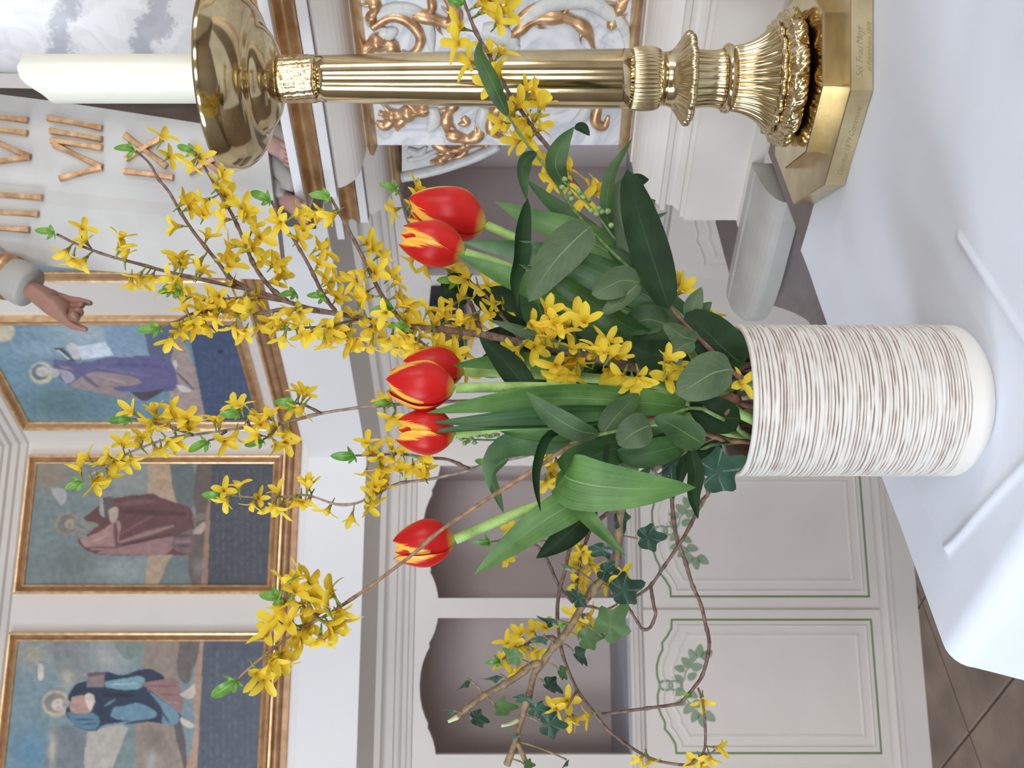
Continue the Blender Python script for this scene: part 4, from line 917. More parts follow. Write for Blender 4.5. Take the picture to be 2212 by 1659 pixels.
def stemtube(name, pts, r0, r1, mat, parent, n=None, seg=7, knots=0):
    n = n or 6 * (len(pts) - 1); line = spline([P(*p) if isinstance(p, tuple) else p for p in pts], n); ph = random.random() * 6
    def rad(t):
        r = r0 + (r1 - r0) * t
        if knots: r *= 1 + .42 * max(0, math.sin(t * math.pi * knots + ph)) ** 8 + .05 * math.sin(t * 90 + ph)
        return r
    v, f = tube(line, rad, seg); o = mk(name, v, f, mat, parent, True); return line
def vase_in(k):                             # a point inside the vase mouth and its foot in the vase
    a = k * 2.4; return [Vector((VX + .026 * math.cos(a), VY + .026 * math.sin(a), vz0 + .03)), Vector((VX + .036 * math.cos(a), VY + .036 * math.sin(a) * .8, vz0 + VH - .01))]
def plant(name, label, cat, group=None):
    o = empty(name, (VX, VY, vz0 + .03)); tag(o, label, cat, group); return o
# --- forsythia flower meshes, shared
def flower_mesh(i):
    rnd = random.Random(i); v = []; f = []; uv = []
    op = (.95, .75, .55, 1.05, .85, .35, .65, 1.0)[i]
    for q in range(4):
        th = q * math.pi / 2 + rnd.uniform(-.18, .18); L = rnd.uniform(.98, 1.22); w = rnd.uniform(.205, .27); curl = rnd.uniform(-.25, .45); tw = rnd.uniform(-.5, .5); o_ = op * rnd.uniform(.85, 1.12)
        er = Vector((math.cos(th), math.sin(th), 0)); et = Vector((-math.sin(th), math.cos(th), 0)); b = len(v); n, m = 7, 4
        for a in range(n + 1):
            t = a / n; ang = R(20) + R(62) * o_ * min(1, t * 1.8) + curl * t * t
            if a == 0: p = Vector((.05, 0, 0))
            else: p = p + Vector((math.sin(ang), 0, math.cos(ang))) * (L / n)
            hw = w * (.36 + .64 * math.sin(math.pi * min(1, .1 + t * .72)) - (.6 * max(0, t - .82) / .18))
            for k in range(m + 1):
                x = 2 * k / m - 1; cup = .3 * hw * x * x
                v.append(er * (p.x - cup * math.cos(ang)) + et * (hw * x * math.cos(tw * t)) + Vector((0, 0, p.z + cup * math.sin(ang) + hw * x * math.sin(tw * t)))); uv.append((t, k / m))
        for a in range(n):
            for k in range(m): c = b + a * (m + 1) + k; f.append((c, c + 1, c + m + 2, c + m + 1))
    b = len(v)                               # short corolla tube
    for z, r in ((-.16, .05), (0, .075), (.09, .10)):
        for k in range(8): v.append(Vector((r * math.cos(k * math.pi / 4), r * math.sin(k * math.pi / 4), z))); uv.append((.1, .5))
    for a in range(2):
        for k in range(8): f.append((b + a * 8 + k, b + a * 8 + (k + 1) % 8, b + a * 8 + 8 + (k + 1) % 8, b + a * 8 + 8 + k))
    o = mk('flower', v, f, M['petal_y'], None, True, uv); me = o.data; bpy.data.objects.remove(o); return me
FM = [flower_mesh(i) for i in range(8)]
def calyx_mesh():
    m = MB()
    m.tube([Vector((0, 0, -.75)), Vector((.03, 0, -.4)), Vector((0, 0, -.16))], lambda t: .035 + .05 * t, 6)
    for q in range(4):
        th = q * math.pi / 2 + .78; e = Vector((math.cos(th), math.sin(th), 0))
        m.tube([e * .05 + Vector((0, 0, -.2)), e * .12 + Vector((0, 0, -.05)), e * .15 + Vector((0, 0, .12))], lambda t: .06 * (1.05 - t), 5, .5, e)
    o = m.build('calyx', M['calyx'], None, True); me = o.data; bpy.data.objects.remove(o); return me
CM = calyx_mesh()
def put_flower(parent, pos, face, size, i):
    o = bpy.data.objects.new('flower', FM[i % 8]); C.objects.link(o); o.parent = parent
    o.location = pos - parent_loc(parent); q = face.to_track_quat('Z', 'Y'); q = q @ Matrix.Rotation(random.random() * 6.28, 3, 'Z').to_quaternion()
    o.rotation_mode = 'QUATERNION'; o.rotation_quaternion = q; o.scale = (size,) * 3
    c = bpy.data.objects.new('calyx', CM); C.objects.link(c); c.parent = o
    return o
def flowers(parent, lines, spots, size=30, dz=.0, near=.35):
    allp = [p for l in lines for p in l]; pr = [(1106 + (CZ - p.z) / p.y * F, 829.5 - p.x / p.y * F, p) for p in allp]
    for i, s in enumerate(spots):
        px, py = s[0], s[1]
        a, b, p = min(pr, key=lambda q: (q[0] - px) ** 2 + (q[1] - py) ** 2)
        off = Vector((-(py - b), 0, -(px - a))); L = off.length; dirv = off / L if L > 1 else Vector((0, 0, 1))
        d = p.y + dz + random.uniform(-.022, .010) * min(1, .4 + L / 30)
        face = (dirv * (1.0 if L > 8 else .4) + Vector((0, -1, 0)) * random.uniform(near - .35, near + .65) + Vector([random.uniform(-.45, .45) for _ in range(3)])).normalized()
        sz = 1.12 * (s[2] if len(s) > 2 else size) * random.uniform(.9, 1.12) / F * d
        pos = P(px, py, d) - face * sz * .25
        put_flower(parent, pos, face, sz, random.randrange(8))
def sprout(parent, px, py, d, ang, size=1.0, k=4):           # a tip of young leaves; ang 0 = up in the room
    for i in range(k):
        a = ang + (0, -52, 48, -105, 100)[i] + random.uniform(-10, 10); L = (46, 24, 24, 16, 18)[i] * size * random.uniform(.85, 1.1)
        dx, dy = -math.cos(R(a)) * L, -math.sin(R(a)) * L
        blade('leaf', [(px, py, d), (px + dx * .5 + dy * .06, py + dy * .5, d - .004), (px + dx, py + dy, d + random.uniform(-.004, .008))], L * .42, 'ovate', M['l_young'], parent, 8, 4, .35, (random.uniform(-.5, .5), -1, random.uniform(-.2, .5)))
# ------------------------------------------------------------------ forsythia branches
GF = 'forsythia branches in the vase'
f1 = plant('forsythia_branch', 'thick forked forsythia branch densely covered in yellow blossom behind the tulips', 'branch', GF)
D1 = .87
ml = [stemtube('stem', vase_in(1) + [(1500, 845, .79), (1420, 808, .785), (1330, 785, .79), (1250, 765, .80), (1157, 746, .815), (1035, 722, .83), (912, 708, .85), (831, 700, .86), (750, 681, .865), (682, 670, D1), (628, 654, D1), (547, 628, D1), (441, 605, D1), (358, 586, D1), (307, 572, D1), (236, 553, D1), (170, 529, D1), (123, 506, D1)], .0052, .0011, M['twig'], f1, 120, 8, 40)]
for pts, r in (([(535, 622, D1), (498, 601, .87), (472, 568, .875), (445, 535, .88), (419, 502, .88), (392, 462, .88), (366, 416, .88), (342, 386, .88), (323, 353, .88), (294, 326, .88)], .0016), ([(622, 651, D1), (591, 628, .87), (565, 598, .87), (545, 565, .87), (525, 515, .87), (502, 465, .87), (475, 419, .87), (445, 366, .87), (420, 328, .87)], .0017),
               ([(725, 672, .867), (700, 640, .86), (681, 601, .86), (661, 562, .86), (631, 512, .86), (608, 479, .86), (586, 434, .86)], .0016), ([(880, 704, .856), (850, 672, .85), (823, 635, .85), (797, 582, .85), (777, 542, .85), (747, 485, .85), (714, 426, .85)], .0018),
               ([(1040, 723, .83), (1021, 665, .86), (994, 619, .875), (967, 581, .88), (930, 530, .89), (897, 478, .89), (878, 443, .89), (858, 410, .89)], .0018), ([(690, 672, .868), (617, 668, .855), (551, 677, .85), (480, 672, .85), (417, 677, .85), (382, 694, .85), (347, 708, .85)], .0015),
               ([(775, 688, .863), (740, 697, .845), (708, 704, .84), (660, 708, .84), (625, 712, .84)], .0012), ([(842, 701, .86), (872, 716, .84), (913, 741, .83), (956, 779, .83)], .0014),
               ([(610, 650, D1), (560, 642, .86), (500, 645, .855), (440, 648, .855), (400, 640, .855), (372, 628, .855)], .0013), ([(1130, 740, .82), (1090, 690, .85), (1050, 640, .86), (1010, 605, .87), (975, 590, .875)], .0016)):
    ml.append(stemtube('twig', pts, r * 1.25, r * .7, M['twig'], f1, None, 6, 9))
flowers(f1, ml, [(352, 293), (368, 338), (396, 436), (412, 449), (439, 436), (442, 462), (379, 489), (449, 509), (399, 568), (429, 568), (439, 585), (432, 338), (412, 356), (478, 379), (475, 399), (488, 422), (482, 449), (525, 446), (531, 465), (482, 475),
    (548, 489), (565, 512), (528, 532), (548, 538), (495, 532), (488, 558), (498, 572), (565, 562), (591, 568), (604, 568), (608, 595), (591, 608), (598, 469), (604, 482), (641, 462), (657, 495), (647, 515), (687, 535), (704, 542), (691, 568), (704, 598), (724, 601), (714, 625), (730, 641),
    (677, 462), (701, 462), (717, 465), (797, 525), (807, 538), (823, 548), (783, 588), (813, 588), (843, 595), (856, 608), (764, 608), (790, 641), (863, 638), (850, 455), (904, 405), (900, 427), (894, 452), (885, 564), (918, 580), (983, 580), (1007, 608), (994, 643), (1034, 629), (1064, 659), (1056, 681), (1075, 643), (1029, 692), (1056, 618), (1090, 665),
    (140, 546), (156, 567), (180, 492), (182, 518), (178, 565), (262, 510), (264, 532), (269, 552), (295, 600), (283, 614), (307, 609), (326, 600), (382, 572), (387, 553), (429, 581), (370, 604), (366, 623), (389, 628), (413, 635), (398, 666), (401, 703), (389, 717), (368, 736), (429, 666), (453, 652), (448, 675), (429, 689), (441, 703), (420, 706), (462, 689),
    (476, 666), (500, 656), (523, 652), (547, 647), (558, 642), (500, 675), (535, 670), (504, 710), (528, 717), (561, 708), (589, 694), (594, 710), (612, 731), (500, 614), (628, 670), (649, 676), (614, 692), (601, 703), (655, 724), (677, 719), (723, 703), (733, 724), (750, 714), (712, 714), (728, 735), (755, 741), (701, 746), (761, 681), (790, 692), (777, 648), (796, 714), (801, 751),
    (785, 635), (818, 708), (831, 676), (845, 735), (853, 757), (866, 656), (885, 665), (880, 692), (899, 703), (872, 741), (899, 746), (912, 724), (880, 730), (921, 768), (907, 762), (940, 692), (926, 665), (953, 670), (975, 657), (967, 686), (994, 692), (988, 714), (1010, 686), (953, 746), (945, 762), (972, 741), (983, 762), (967, 770), (1007, 765), (940, 714), (1010, 806), (1024, 720), (470, 640), (640, 700), (770, 735), (820, 735)], 30)
flowers(f1, ml, [(1184, 670), (1173, 711, 36), (1152, 703, 34), (1201, 697, 36), (1230, 703), (1176, 740, 36), (1157, 751), (1114, 757, 38), (1108, 784), (1236, 749), (1244, 681), (1263, 692), (1304, 757, 36), (1325, 762, 36), (1312, 735), (1285, 762), (1238, 778, 36), (1252, 784), (1217, 789, 36), (1445, 773), (1458, 789), (1199, 793), (1223, 796, 36), (1207, 818), (1237, 810),
    (1316, 802), (1343, 818), (1370, 826), (1383, 818), (1443, 815), (1446, 796), (1603, 826), (1190, 725, 36), (1215, 715), (1290, 750), (1335, 770)], 38, -.045, .75)
for px, py, d, a, s in ((118, 503, D1, 15, 1), (290, 322, .88, 10, 1), (418, 326, .87, 8, .95), (584, 432, .86, 20, 1), (712, 424, .85, 8, 1), (857, 408, .89, 22, 1), (345, 709, .85, -8, 1), (640, 632, .85, 0, .9), (700, 640, .845, 0, .9), (848, 668, .84, 5, 1.1), (880, 706, .835, 0, 1), (390, 628, .85, 5, .9), (985, 605, .87, -5, 1), (372, 626, .855, 0, .8)):
    sprout(f1, px, py, d, a, s)
f2 = plant('forsythia_branch', 'arching forsythia branch with a grey twig passing behind the middle tulips', 'branch', GF)
D2 = .86
ml = [stemtube('stem', vase_in(2) + [(1450, 875, .82), (1250, 868, .84), (1080, 866, .85), (950, 868, .86), (839, 875, D2), (787, 879, D2), (694, 893, D2), (632, 909, D2), (599, 917, D2), (548, 922, D2), (470, 932, D2), (417, 940, D2), (358, 949, D2), (282, 977, D2), (240, 1002, D2), (206, 1019, D2), (180, 1038, D2)], .0026, .0010, M['twig_l'], f2, 100, 7, 26)]
for pts in ([(417, 940, D2), (385, 928, .85), (352, 918, .85), (282, 905, .85)], [(694, 893, D2), (660, 876, .855), (638, 870, .855)], [(540, 920, D2), (530, 905, .855), (517, 895, .855)], [(489, 930, D2), (470, 945, .855), (450, 952, .855)], [(600, 918, D2), (585, 938, .855), (568, 950, .855)]):
    ml.append(stemtube('twig', pts, .0016, .0009, M['twig'], f2, None, 6, 6))
flowers(f2, ml, [(282, 887), (333, 884), (341, 901), (369, 884), (380, 898), (361, 912), (405, 901), (394, 915), (321, 912), (333, 924), (307, 943), (265, 957), (187, 988), (170, 1013), (229, 985), (220, 999), (248, 999), (262, 999), (285, 994), (338, 974), (349, 977), (366, 957), (383, 952), (206, 1047), (212, 1033), (240, 1027), (461, 904), (473, 912), (506, 876), (520, 873),
    (545, 890), (576, 898), (562, 915), (585, 893), (593, 924), (489, 954), (506, 946), (599, 960), (618, 957), (624, 938), (554, 940), (646, 845), (660, 851), (632, 884), (649, 884), (298, 960), (410, 925), (840, 858), (828, 866), (850, 905)], 29)
for px, py, a in ((280, 904, 0), (636, 870, 0), (515, 894, 5), (176, 1040, -14), (448, 953, -20), (566, 951, -15), (848, 868, 0)): sprout(f2, px, py, .853, a, .95)
f3 = plant('forsythia_branch', 'thin grey forsythia twig curving in an arc with sparse yellow flowers', 'branch', GF)
D3 = .85
ml = [stemtube('stem', vase_in(3) + [(1480, 925, .83), (1250, 960, .85), (1130, 985, .85), (1044, 1005, D3), (1014, 1015, D3), (958, 1029, D3), (918, 1037, D3), (859, 1045, D3), (809, 1070, D3), (767, 1088, D3), (729, 1090, D3), (690, 1078, D3), (660, 1069, D3), (618, 1073, D3), (562, 1075, D3), (515, 1071, D3), (480, 1068, D3)], .0026, .0009, M['twig_l'], f3, 100, 7, 24)]
ml.append(stemtube('twig', [(1014, 1013, D3), (968, 993, .845), (924, 989, .845), (865, 981, .845), (799, 983, .845), (767, 984, .845)], .0016, .0009, M['twig'], f3, None, 6, 8))
flowers(f3, ml, [(793, 953), (805, 973), (823, 991), (847, 989), (845, 957), (867, 973), (817, 1015), (829, 1015), (825, 1031), (865, 1015), (879, 1015), (894, 1011), (914, 991), (918, 1015), (914, 1029), (789, 1025), (811, 1049), (827, 1051), (803, 1064), (807, 1086), (799, 1098), (707, 1104), (759, 1118), (666, 1049), (666, 1082), (648, 1086), (515, 1047), (484, 1058), (487, 1083), (545, 1092), (560, 1075),
    (590, 1097), (604, 1103), (599, 1061), (638, 1086), (663, 1045), (1186, 983), (1202, 1002), (1180, 1046), (1196, 1035), (1164, 997), (1213, 970), (1190, 1015)], 27)
sprout(f3, 478, 1068, D3, -2, 1); sprout(f3, 765, 984, .845, -2, 1.05); sprout(f3, 1060, 1002, .845, 10, .7)
f4 = plant('forsythia_branch', 'straight brown forsythia twig crossing in front of the lone tulip', 'branch', GF)
D4 = .70
ml = [stemtube('stem', vase_in(4) + [(1430, 905, .75), (1310, 935, .72), (1234, 963, .71), (1160, 1010, .70), (1075, 1064, D4), (1010, 1106, D4), (945, 1151, D4), (887, 1201, D4), (800, 1266, D4), (743, 1305, D4), (700, 1332, D4), (654, 1356, D4), (621, 1378, D4), (588, 1402, D4), (536, 1445, D4), (512, 1469, D4)], .0026, .0010, M['twig_b'], f4, 90, 8, 18)]
ml.append(stemtube('twig', [(690, 1337, D4), (655, 1310, .69), (628, 1298, .69), (610, 1292, .69)], .0013, .0008, M['twig'], f4, None, 6, 5))
flowers(f4, ml, [(616, 1256), (649, 1237), (640, 1274), (672, 1256), (677, 1288), (710, 1274), (701, 1302), (658, 1293), (630, 1302), (607, 1312), (668, 1321), (738, 1345), (720, 1368), (691, 1387), (654, 1387), (588, 1340), (574, 1368), (588, 1429), (612, 1415), (616, 1439), (574, 1471), (715, 1349), (640, 1368), (690, 1318), (665, 1350), (735, 1322), (620, 1345), (560, 1455)], 38)
sprout(f4, 510, 1471, D4, -25, 1.3); sprout(f4, 608, 1291, .69, 5, 1.2)
f5 = plant('forsythia_branch', 'brown forsythia branch leaning across the brass candlestick', 'branch', GF)
D5 = .93
ml = [stemtube('stem', vase_in(0.2) + [(1540, 715, .82), (1477, 662, .86), (1420, 600, .89), (1350, 520, .92), (1290, 455, D5), (1230, 385, D5), (1188, 323, D5), (1157, 285, D5), (1131, 247, D5), (1087, 180, D5), (1052, 111, D5), (1030, 73, D5), (1008, 19, D5), (990, -30, D5)], .0036, .0018, M['twig'], f5, 80, 8, 22)]
flowers(f5, ml, [(1050, 20), (1078, 45), (990, 60), (985, 95), (1010, 135), (1058, 110), (1085, 110), (1075, 155), (1060, 180), (1140, 190), (1155, 205), (1125, 225), (1170, 225), (1105, 250), (1130, 265), (1155, 255), (1115, 305), (1140, 300), (1080, 265), (1175, 350), (1200, 345), (1210, 370), (1195, 390), (1230, 360), (1280, 415), (1295, 405), (1260, 430), (1465, 608), (1475, 625), (1525, 678), (1065, -5), (1040, 5), (1095, 20), (1170, 275), (1225, 395)], 36, 0, .6)
sprout(f5, 1000, 10, .92, 30, .8, 3)
f6 = plant('forsythia_branch', 'drooping dark forsythia twigs looping low beside the ivy', 'branch', GF)
D6 = .88
a6 = [(1207, 1283, D6), (1204, 1334, D6), (1212, 1399, D6), (1223, 1437, D6), (1247, 1491, D6), (1280, 1535, D6), (1310, 1573, D6), (1353, 1608, D6), (1405, 1638, D6), (1448, 1649, D6), (1489, 1651, D6), (1519, 1627, D6), (1524, 1586, D6), (1519, 1524, D6), (1508, 1486, D6)]
ml = [stemtube('stem', vase_in(5) + [(1470, 985, .84), (1380, 1060, .86), (1310, 1110, D6), (1277, 1140, D6), (1235, 1175, D6), (1219, 1239, D6)] + a6, .0026, .0012, M['twig'], f6, 110, 7, 44)]
for pts, r, k in (([(1470, 985, .84), (1455, 1040, .855), (1452, 1087, .86), (1461, 1160, .86), (1479, 1209, .86), (1496, 1265, .86), (1513, 1303, .86), (1524, 1348, .86), (1532, 1394, .86), (1519, 1454, .86), (1500, 1484, .86), (1475, 1513, .86), (1462, 1521, .86), (1383, 1532, .86), (1299, 1543, .86)], .0018, 30),
                  ([(1500, 1000, .83), (1530, 1060, .84), (1517, 1083, .85), (1479, 1157, .85), (1433, 1226, .85), (1405, 1265, .85), (1377, 1286, .85), (1345, 1297, .85)], .0018, 16), ([(1405, 1265, .85), (1412, 1307, .845), (1416, 1328, .845), (1404, 1356, .845), (1388, 1359, .845), (1378, 1345, .845), (1350, 1300, .845)], .0015, 14),
                  ([(1120, 1160, .9), (1160, 1180, .9), (1179, 1203, .9), (1209, 1267, .9), (1241, 1303, .9), (1279, 1311, .9), (1308, 1317, .9), (1334, 1305, .9)], .0015, 14), ([(1277, 1140, D6), (1262, 1180, .89), (1250, 1230, .9), (1246, 1280, .9), (1262, 1345, .9)], .0014, 8),
                  ([(1212, 1390, D6), (1190, 1375, .87), (1150, 1385, .87), (1110, 1405, .87), (1085, 1425, .87)], .0013, 7), ([(1247, 1491, D6), (1238, 1505, .87), (1225, 1530, .87)], .0012, 4), ([(1519, 1627, D6), (1530, 1630, .87), (1545, 1620, .87)], .001, 3), ([(1235, 1175, D6), (1130, 1165, .89), (1060, 1170, .89)], .0011, 6)):
    ml.append(stemtube('twig', pts, r * 1.15, r * .75, M['twig'], f6, None, 6, k))
flowers(f6, ml, [(1080, 1195), (1092, 1202), (1105, 1140), (1250, 1180), (1262, 1195), (1275, 1210), (1245, 1220), (1265, 1235), (1285, 1225), (1250, 1255), (1300, 1245), (1310, 1258), (1345, 1240), (1240, 1170), (1260, 1265), (1240, 1325), (1250, 1345), (1260, 1360), (1275, 1330), (1095, 1386), (1123, 1369), (1150, 1361), (1180, 1353), (1112, 1399), (1136, 1399), (1150, 1410), (1163, 1410), (1090, 1429), (1106, 1448), (1123, 1443),
    (1226, 1513), (1199, 1532), (1228, 1554), (1247, 1554), (1269, 1546), (1383, 1641), (1405, 1646), (1535, 1641), (1554, 1616), (1519, 1516), (1500, 1645), (1520, 1655)], 27, .004)
sprout(f6, 1228, 1165, .87, -20, .9); sprout(f6, 1080, 1426, .868, -5, .8); sprout(f6, 1058, 1170, .888, 0, .8); sprout(f6, 1225, 1345, .868, 0, .8, 2); sprout(f6, 1495, 1502, .855, 20, .6, 2)
# ------------------------------------------------------------------ tulips
GT = 'striped tulips in the vase'
def bloom(parent, base, tip, w, rot, lean=0, open_=1.0):
    A, B = P(*base), P(*tip); ax = B - A; L = ax.length; az = ax.normalized()
    ex = (Vector((0, -1, 0)) - az * Vector((0, -1, 0)).dot(az)).normalized(); ey = az.cross(ex); Wd = w / F * base[2] / 2
    bl = empty('bloom', A - parent_loc(parent)); bl.parent = parent
    for q in range(6):
        inner = q >= 3; th0 = R(rot + 120 * (q % 3) + (60 if inner else 0)); v = []; uv = []; f = []; n, m = 16, 10
        hmul = (.96 if inner else 1) * random.uniform(.95, 1.02); rm = .90 if inner else 1.0; rnd = random.uniform(-.05, .05)
        for i in range(n + 1):
            u = i / n; cup = (math.sin(min(1, u / .48) * math.pi / 2) ** .62) * (1 if u < .48 else 1 - .54 * open_ * ((u - .48) / .52) ** 1.7)
            half = R(60 if inner else 63) * (max(0, 1 - u ** 9) ** .5) * (.62 + .38 * min(1, u * 2.5))
            for k in range(m + 1):
                x = 2 * k / m - 1; th = th0 + rnd + half * x
                r = Wd * cup * rm * (1 + .05 * (1 - x * x) + (.055 * x if not inner else .03 * x) + .03 * math.sin(7 * u + q * 2) * x + .012 * (x > 0))
                z = L * hmul * (u - .03 * u * x * x)
                v.append(A + az * z + (ex * math.cos(th) + ey * math.sin(th)) * r); uv.append((u, k / m))
        for i in range(n):
            for k in range(m): a = i * (m + 1) + k; f.append((a, a + 1, a + m + 2, a + m + 1))
        mk('petal', v, f, M['tul_i' if inner else 'tul_o'], bl, True, uv)
def tulip(label, stem, base, tip, w, rot, k, r=.0042, leaves=()):
    t = plant('tulip', label, 'tulip', GT)
    stemtube('stem', vase_in(k) + stem + [base], r * 1.05, r, M['s_tulip'], t, 40, 10)
    bloom(t, base, tip, w, rot)
    for pts, lw, mt, kw in leaves: kw = dict(kw); blade('leaf', pts, lw, kw.pop('kind', 'tulip'), M[mt], t, 22, 8, **kw)
    return t
tulip('red and yellow tulip whose bloom is highest and leans to the altarpiece', [(1480, 740, .80), (1350, 640, .83), (1200, 560, .855), (1100, 508, .865)], (1052, 487, .87), (882, 442, .875), 120, 20, 6,
      leaves=[([(1500, 700, .79), (1400, 640, .79), (1300, 592, .79), (1200, 556, .79), (1100, 536, .79), (996, 522, .79)], 88, 'l_tulip2', dict(fold=.3, twist=(10, 30))), ([(1440, 640, .84), (1340, 560, .85), (1240, 505, .86), (1150, 472, .865), (1068, 435, .87)], 84, 'l_tulip', dict(fold=.2)),
              ([(1420, 640, .86), (1330, 560, .87), (1240, 480, .88), (1180, 430, .885), (1135, 385, .89)], 66, 'l_tulipd', dict(fold=.3, twist=-20))])
tulip('red and yellow tulip tucked close below the highest bloom', [(1480, 730, .79), (1330, 665, .80), (1180, 610, .805), (1080, 570, .81)], (1005, 546, .81), (862, 508, .815), 98, 60, 7,
      leaves=[([(1440, 740, .80), (1330, 690, .80), (1220, 645, .80), (1110, 605, .80), (1030, 570, .80), (985, 548, .80)], 82, 'l_tulip', dict(fold=.25, twist=-12)), ([(1420, 740, .78), (1330, 690, .77), (1260, 640, .77), (1190, 600, .77), (1120, 570, .775)], 60, 'l_tulipd', dict(fold=.3, twist=25))])
tulip('red and yellow tulip with an upright stem and the broadest bloom', [(1480, 850, .76), (1300, 842, .74), (1150, 836, .735)], (985, 838, .73), (834, 822, .73), 106, 5, 8,
      leaves=[([(1480, 880, .745), (1350, 866, .735), (1220, 860, .73), (1120, 864, .725), (1020, 876, .72), (920, 892, .715)], 72, 'l_tulip', dict(fold=.3, twist=(-5, 12))), ([(1260, 800, .785), (1180, 785, .78), (1100, 780, .78), (1030, 784, .775), (976, 790, .77)], 50, 'l_tulip', dict(fold=.2, twist=15))])
tulip('red and yellow tulip half hidden behind the broadest bloom', [(1450, 840, .80), (1250, 815, .80), (1100, 806, .80)], (1004, 803, .80), (872, 790, .80), 92, 30, 9)
tulip('red and yellow tulip crossed by two narrow green leaf tips', [(1480, 905, .76), (1300, 905, .745), (1130, 914, .74)], (985, 937, .735), (854, 928, .735), 100, 62, 10,
      leaves=[([(1360, 890, .73), (1240, 893, .725), (1120, 900, .72), (1020, 908, .72), (928, 913, .72)], 46, 'l_tulipd', dict(fold=.5, twist=8)), ([(1330, 905, .73), (1230, 912, .725), (1120, 916, .72), (1000, 926, .72), (892, 937, .72)], 26, 'l_tulipd', dict(fold=.4, twist=-12)),
              ([(1440, 905, .76), (1330, 925, .75), (1230, 938, .75), (1150, 950, .75), (1085, 968, .745), (1056, 1005, .74), (1058, 1062, .735)], 96, 'l_tulip2', dict(fold=.12, twist=(0, -10))), ([(1300, 915, .75), (1220, 925, .745), (1140, 930, .745), (1070, 928, .745)], 52, 'l_tulip', dict(fold=.6, twist=20))])
tulip('red and yellow tulip standing alone on a slanting pale stem', [(1470, 945, .77), (1350, 1000, .755), (1225, 1068, .745), (1100, 1115, .74)], (984, 1165, .74), (848, 1182, .74), 98, 40, 11,
      leaves=[([(1330, 1010, .75), (1260, 1072, .735), (1180, 1122, .73), (1110, 1172, .73), (1024, 1242, .73)], 86, 'l_tulip', dict(fold=.2, twist=-10)),
              ([(1400, 950, .745), (1310, 975, .72), (1250, 1000, .70), (1222, 1030, .692)], 96, 'l_tulipd', dict(fold=.2, twist=(0, 30), kind='strap')), ([(1219, 1026, .692), (1232, 1036, .682), (1290, 1050, .676), (1380, 1056, .674), (1450, 1054, .675), (1504, 1053, .676)], 128, 'l_tulip', dict(fold=.12, kind='bent')),
              ([(1340, 980, .76), (1260, 1010, .74), (1222, 1045, .72), (1262, 1108, .71), (1310, 1160, .705), (1354, 1202, .70)], 58, 'l_tulip', dict(fold=.35, twist=20))])
# ------------------------------------------------------------------ evergreen sprigs
GE = 'evergreen sprigs in the vase'
def leaf(parent, pts, w, kind='ovate', mat='l_grey', **k):
    d = pts[0][2]
    return blade('leaf', pts, w, kind, M[mat], parent, 14, 6, **k)
s1 = plant('evergreen_sprig', 'tall privet sprig with narrow leaves and pale buds beside the leaning forsythia branch', 'sprig', GE)
l1 = stemtube('stem', vase_in(12) + [(1590, 800, .76), (1490, 700, .76), (1440, 655, .77), (1380, 600, .78), (1290, 512, .80), (1230, 440, .81), (1175, 355, .82), (1130, 300, .83), (1098, 250, .84)], .0026, .0011, M['s_green'], s1, 60, 7, 12)
leaf(s1, [(1100, 254, .84), (1078, 210, .84), (1058, 165, .84), (1036, 120, .84), (1038, 82, .85)], 40, 'lance', 'l_mid', twist=25)
leaf(s1, [(1225, 405, .81), (1200, 360, .80), (1212, 315, .80), (1240, 274, .80)], 46, 'lance', 'l_mid', twist=-15); leaf(s1, [(1240, 277, .80), (1258, 276, .80), (1274, 293, .80)], 22, 'lance', 'l_dark')
leaf(s1, [(1160, 330, .82), (1136, 345, .81), (1128, 380, .80), (1138, 436, .80)], 34, 'lance', 'l_mid', twist=40); leaf(s1, [(1140, 428, .79), (1130, 500, .785), (1126, 560, .785), (1112, 610, .78), (1118, 668, .78)], 36, 'lance', 'l_dark', twist=20)
leaf(s1, [(1276, 489, .775), (1240, 520, .765), (1190, 575, .76), (1142, 652, .76)], 88, 'ovate', 'l_grey', twist=8)
leaf(s1, [(1445, 668, .75), (1420, 590, .745), (1385, 480, .745), (1354, 366, .75)], 84, 'broad', 'l_dark', fold=.12)
leaf(s1, [(1395, 570, .80), (1350, 500, .81), (1335, 430, .815), (1345, 382, .82)], 66, 'lance', 'l_grey'); leaf(s1, [(1330, 540, .80), (1312, 470, .80), (1320, 380, .80), (1366, 298, .81)], 34, 'lance', 'l_mid', twist=30)
leaf(s1, [(1382, 610, .76), (1345, 606, .755), (1312, 620, .75), (1278, 636, .75)], 66, 'broad', 'l_grey', twist=12); leaf(s1, [(1380, 612, .76), (1350, 640, .755), (1322, 664, .75), (1298, 678, .75)], 46, 'ovate', 'l_grey', twist=-20)
leaf(s1, [(1355, 410, .82), (1375, 392, .82), (1402, 388, .82)], 34, 'lance', 'l_dark'); leaf(s1, [(1385, 470, .82), (1398, 445, .82), (1416, 432, .82)], 34, 'lance', 'l_mid'); leaf(s1, [(1405, 500, .82), (1412, 475, .82), (1442, 458, .82)], 12, 'lance', 'l_mid')
leaf(s1, [(1390, 610, .80), (1345, 560, .80), (1308, 530, .80)], 40, 'lance', 'l_mid')
def buds(parent, pts, stem, rad=.0027):
    stemtube('bud_stalk', stem, .0011, .0007, M['s_green'], parent, 14, 5)
    m0 = None
    for (px, py, d) in pts:
        p = P(px, py, d)
        if m0 is None:
            v, f = lathe([(.0003, -1), (.55, -.82), (.95, -.25), (1, .15), (.72, .7), (.0003, 1.05)], 9); m0 = [Vector(x) for x in v]; bf = f
            o = mk('bud', [x * rad + p for x in m0], bf, M['bud'], parent, True)
        else: o = mk('bud', [x * rad * random.uniform(.8, 1.15) + p for x in m0], bf, M['bud'], parent, True)
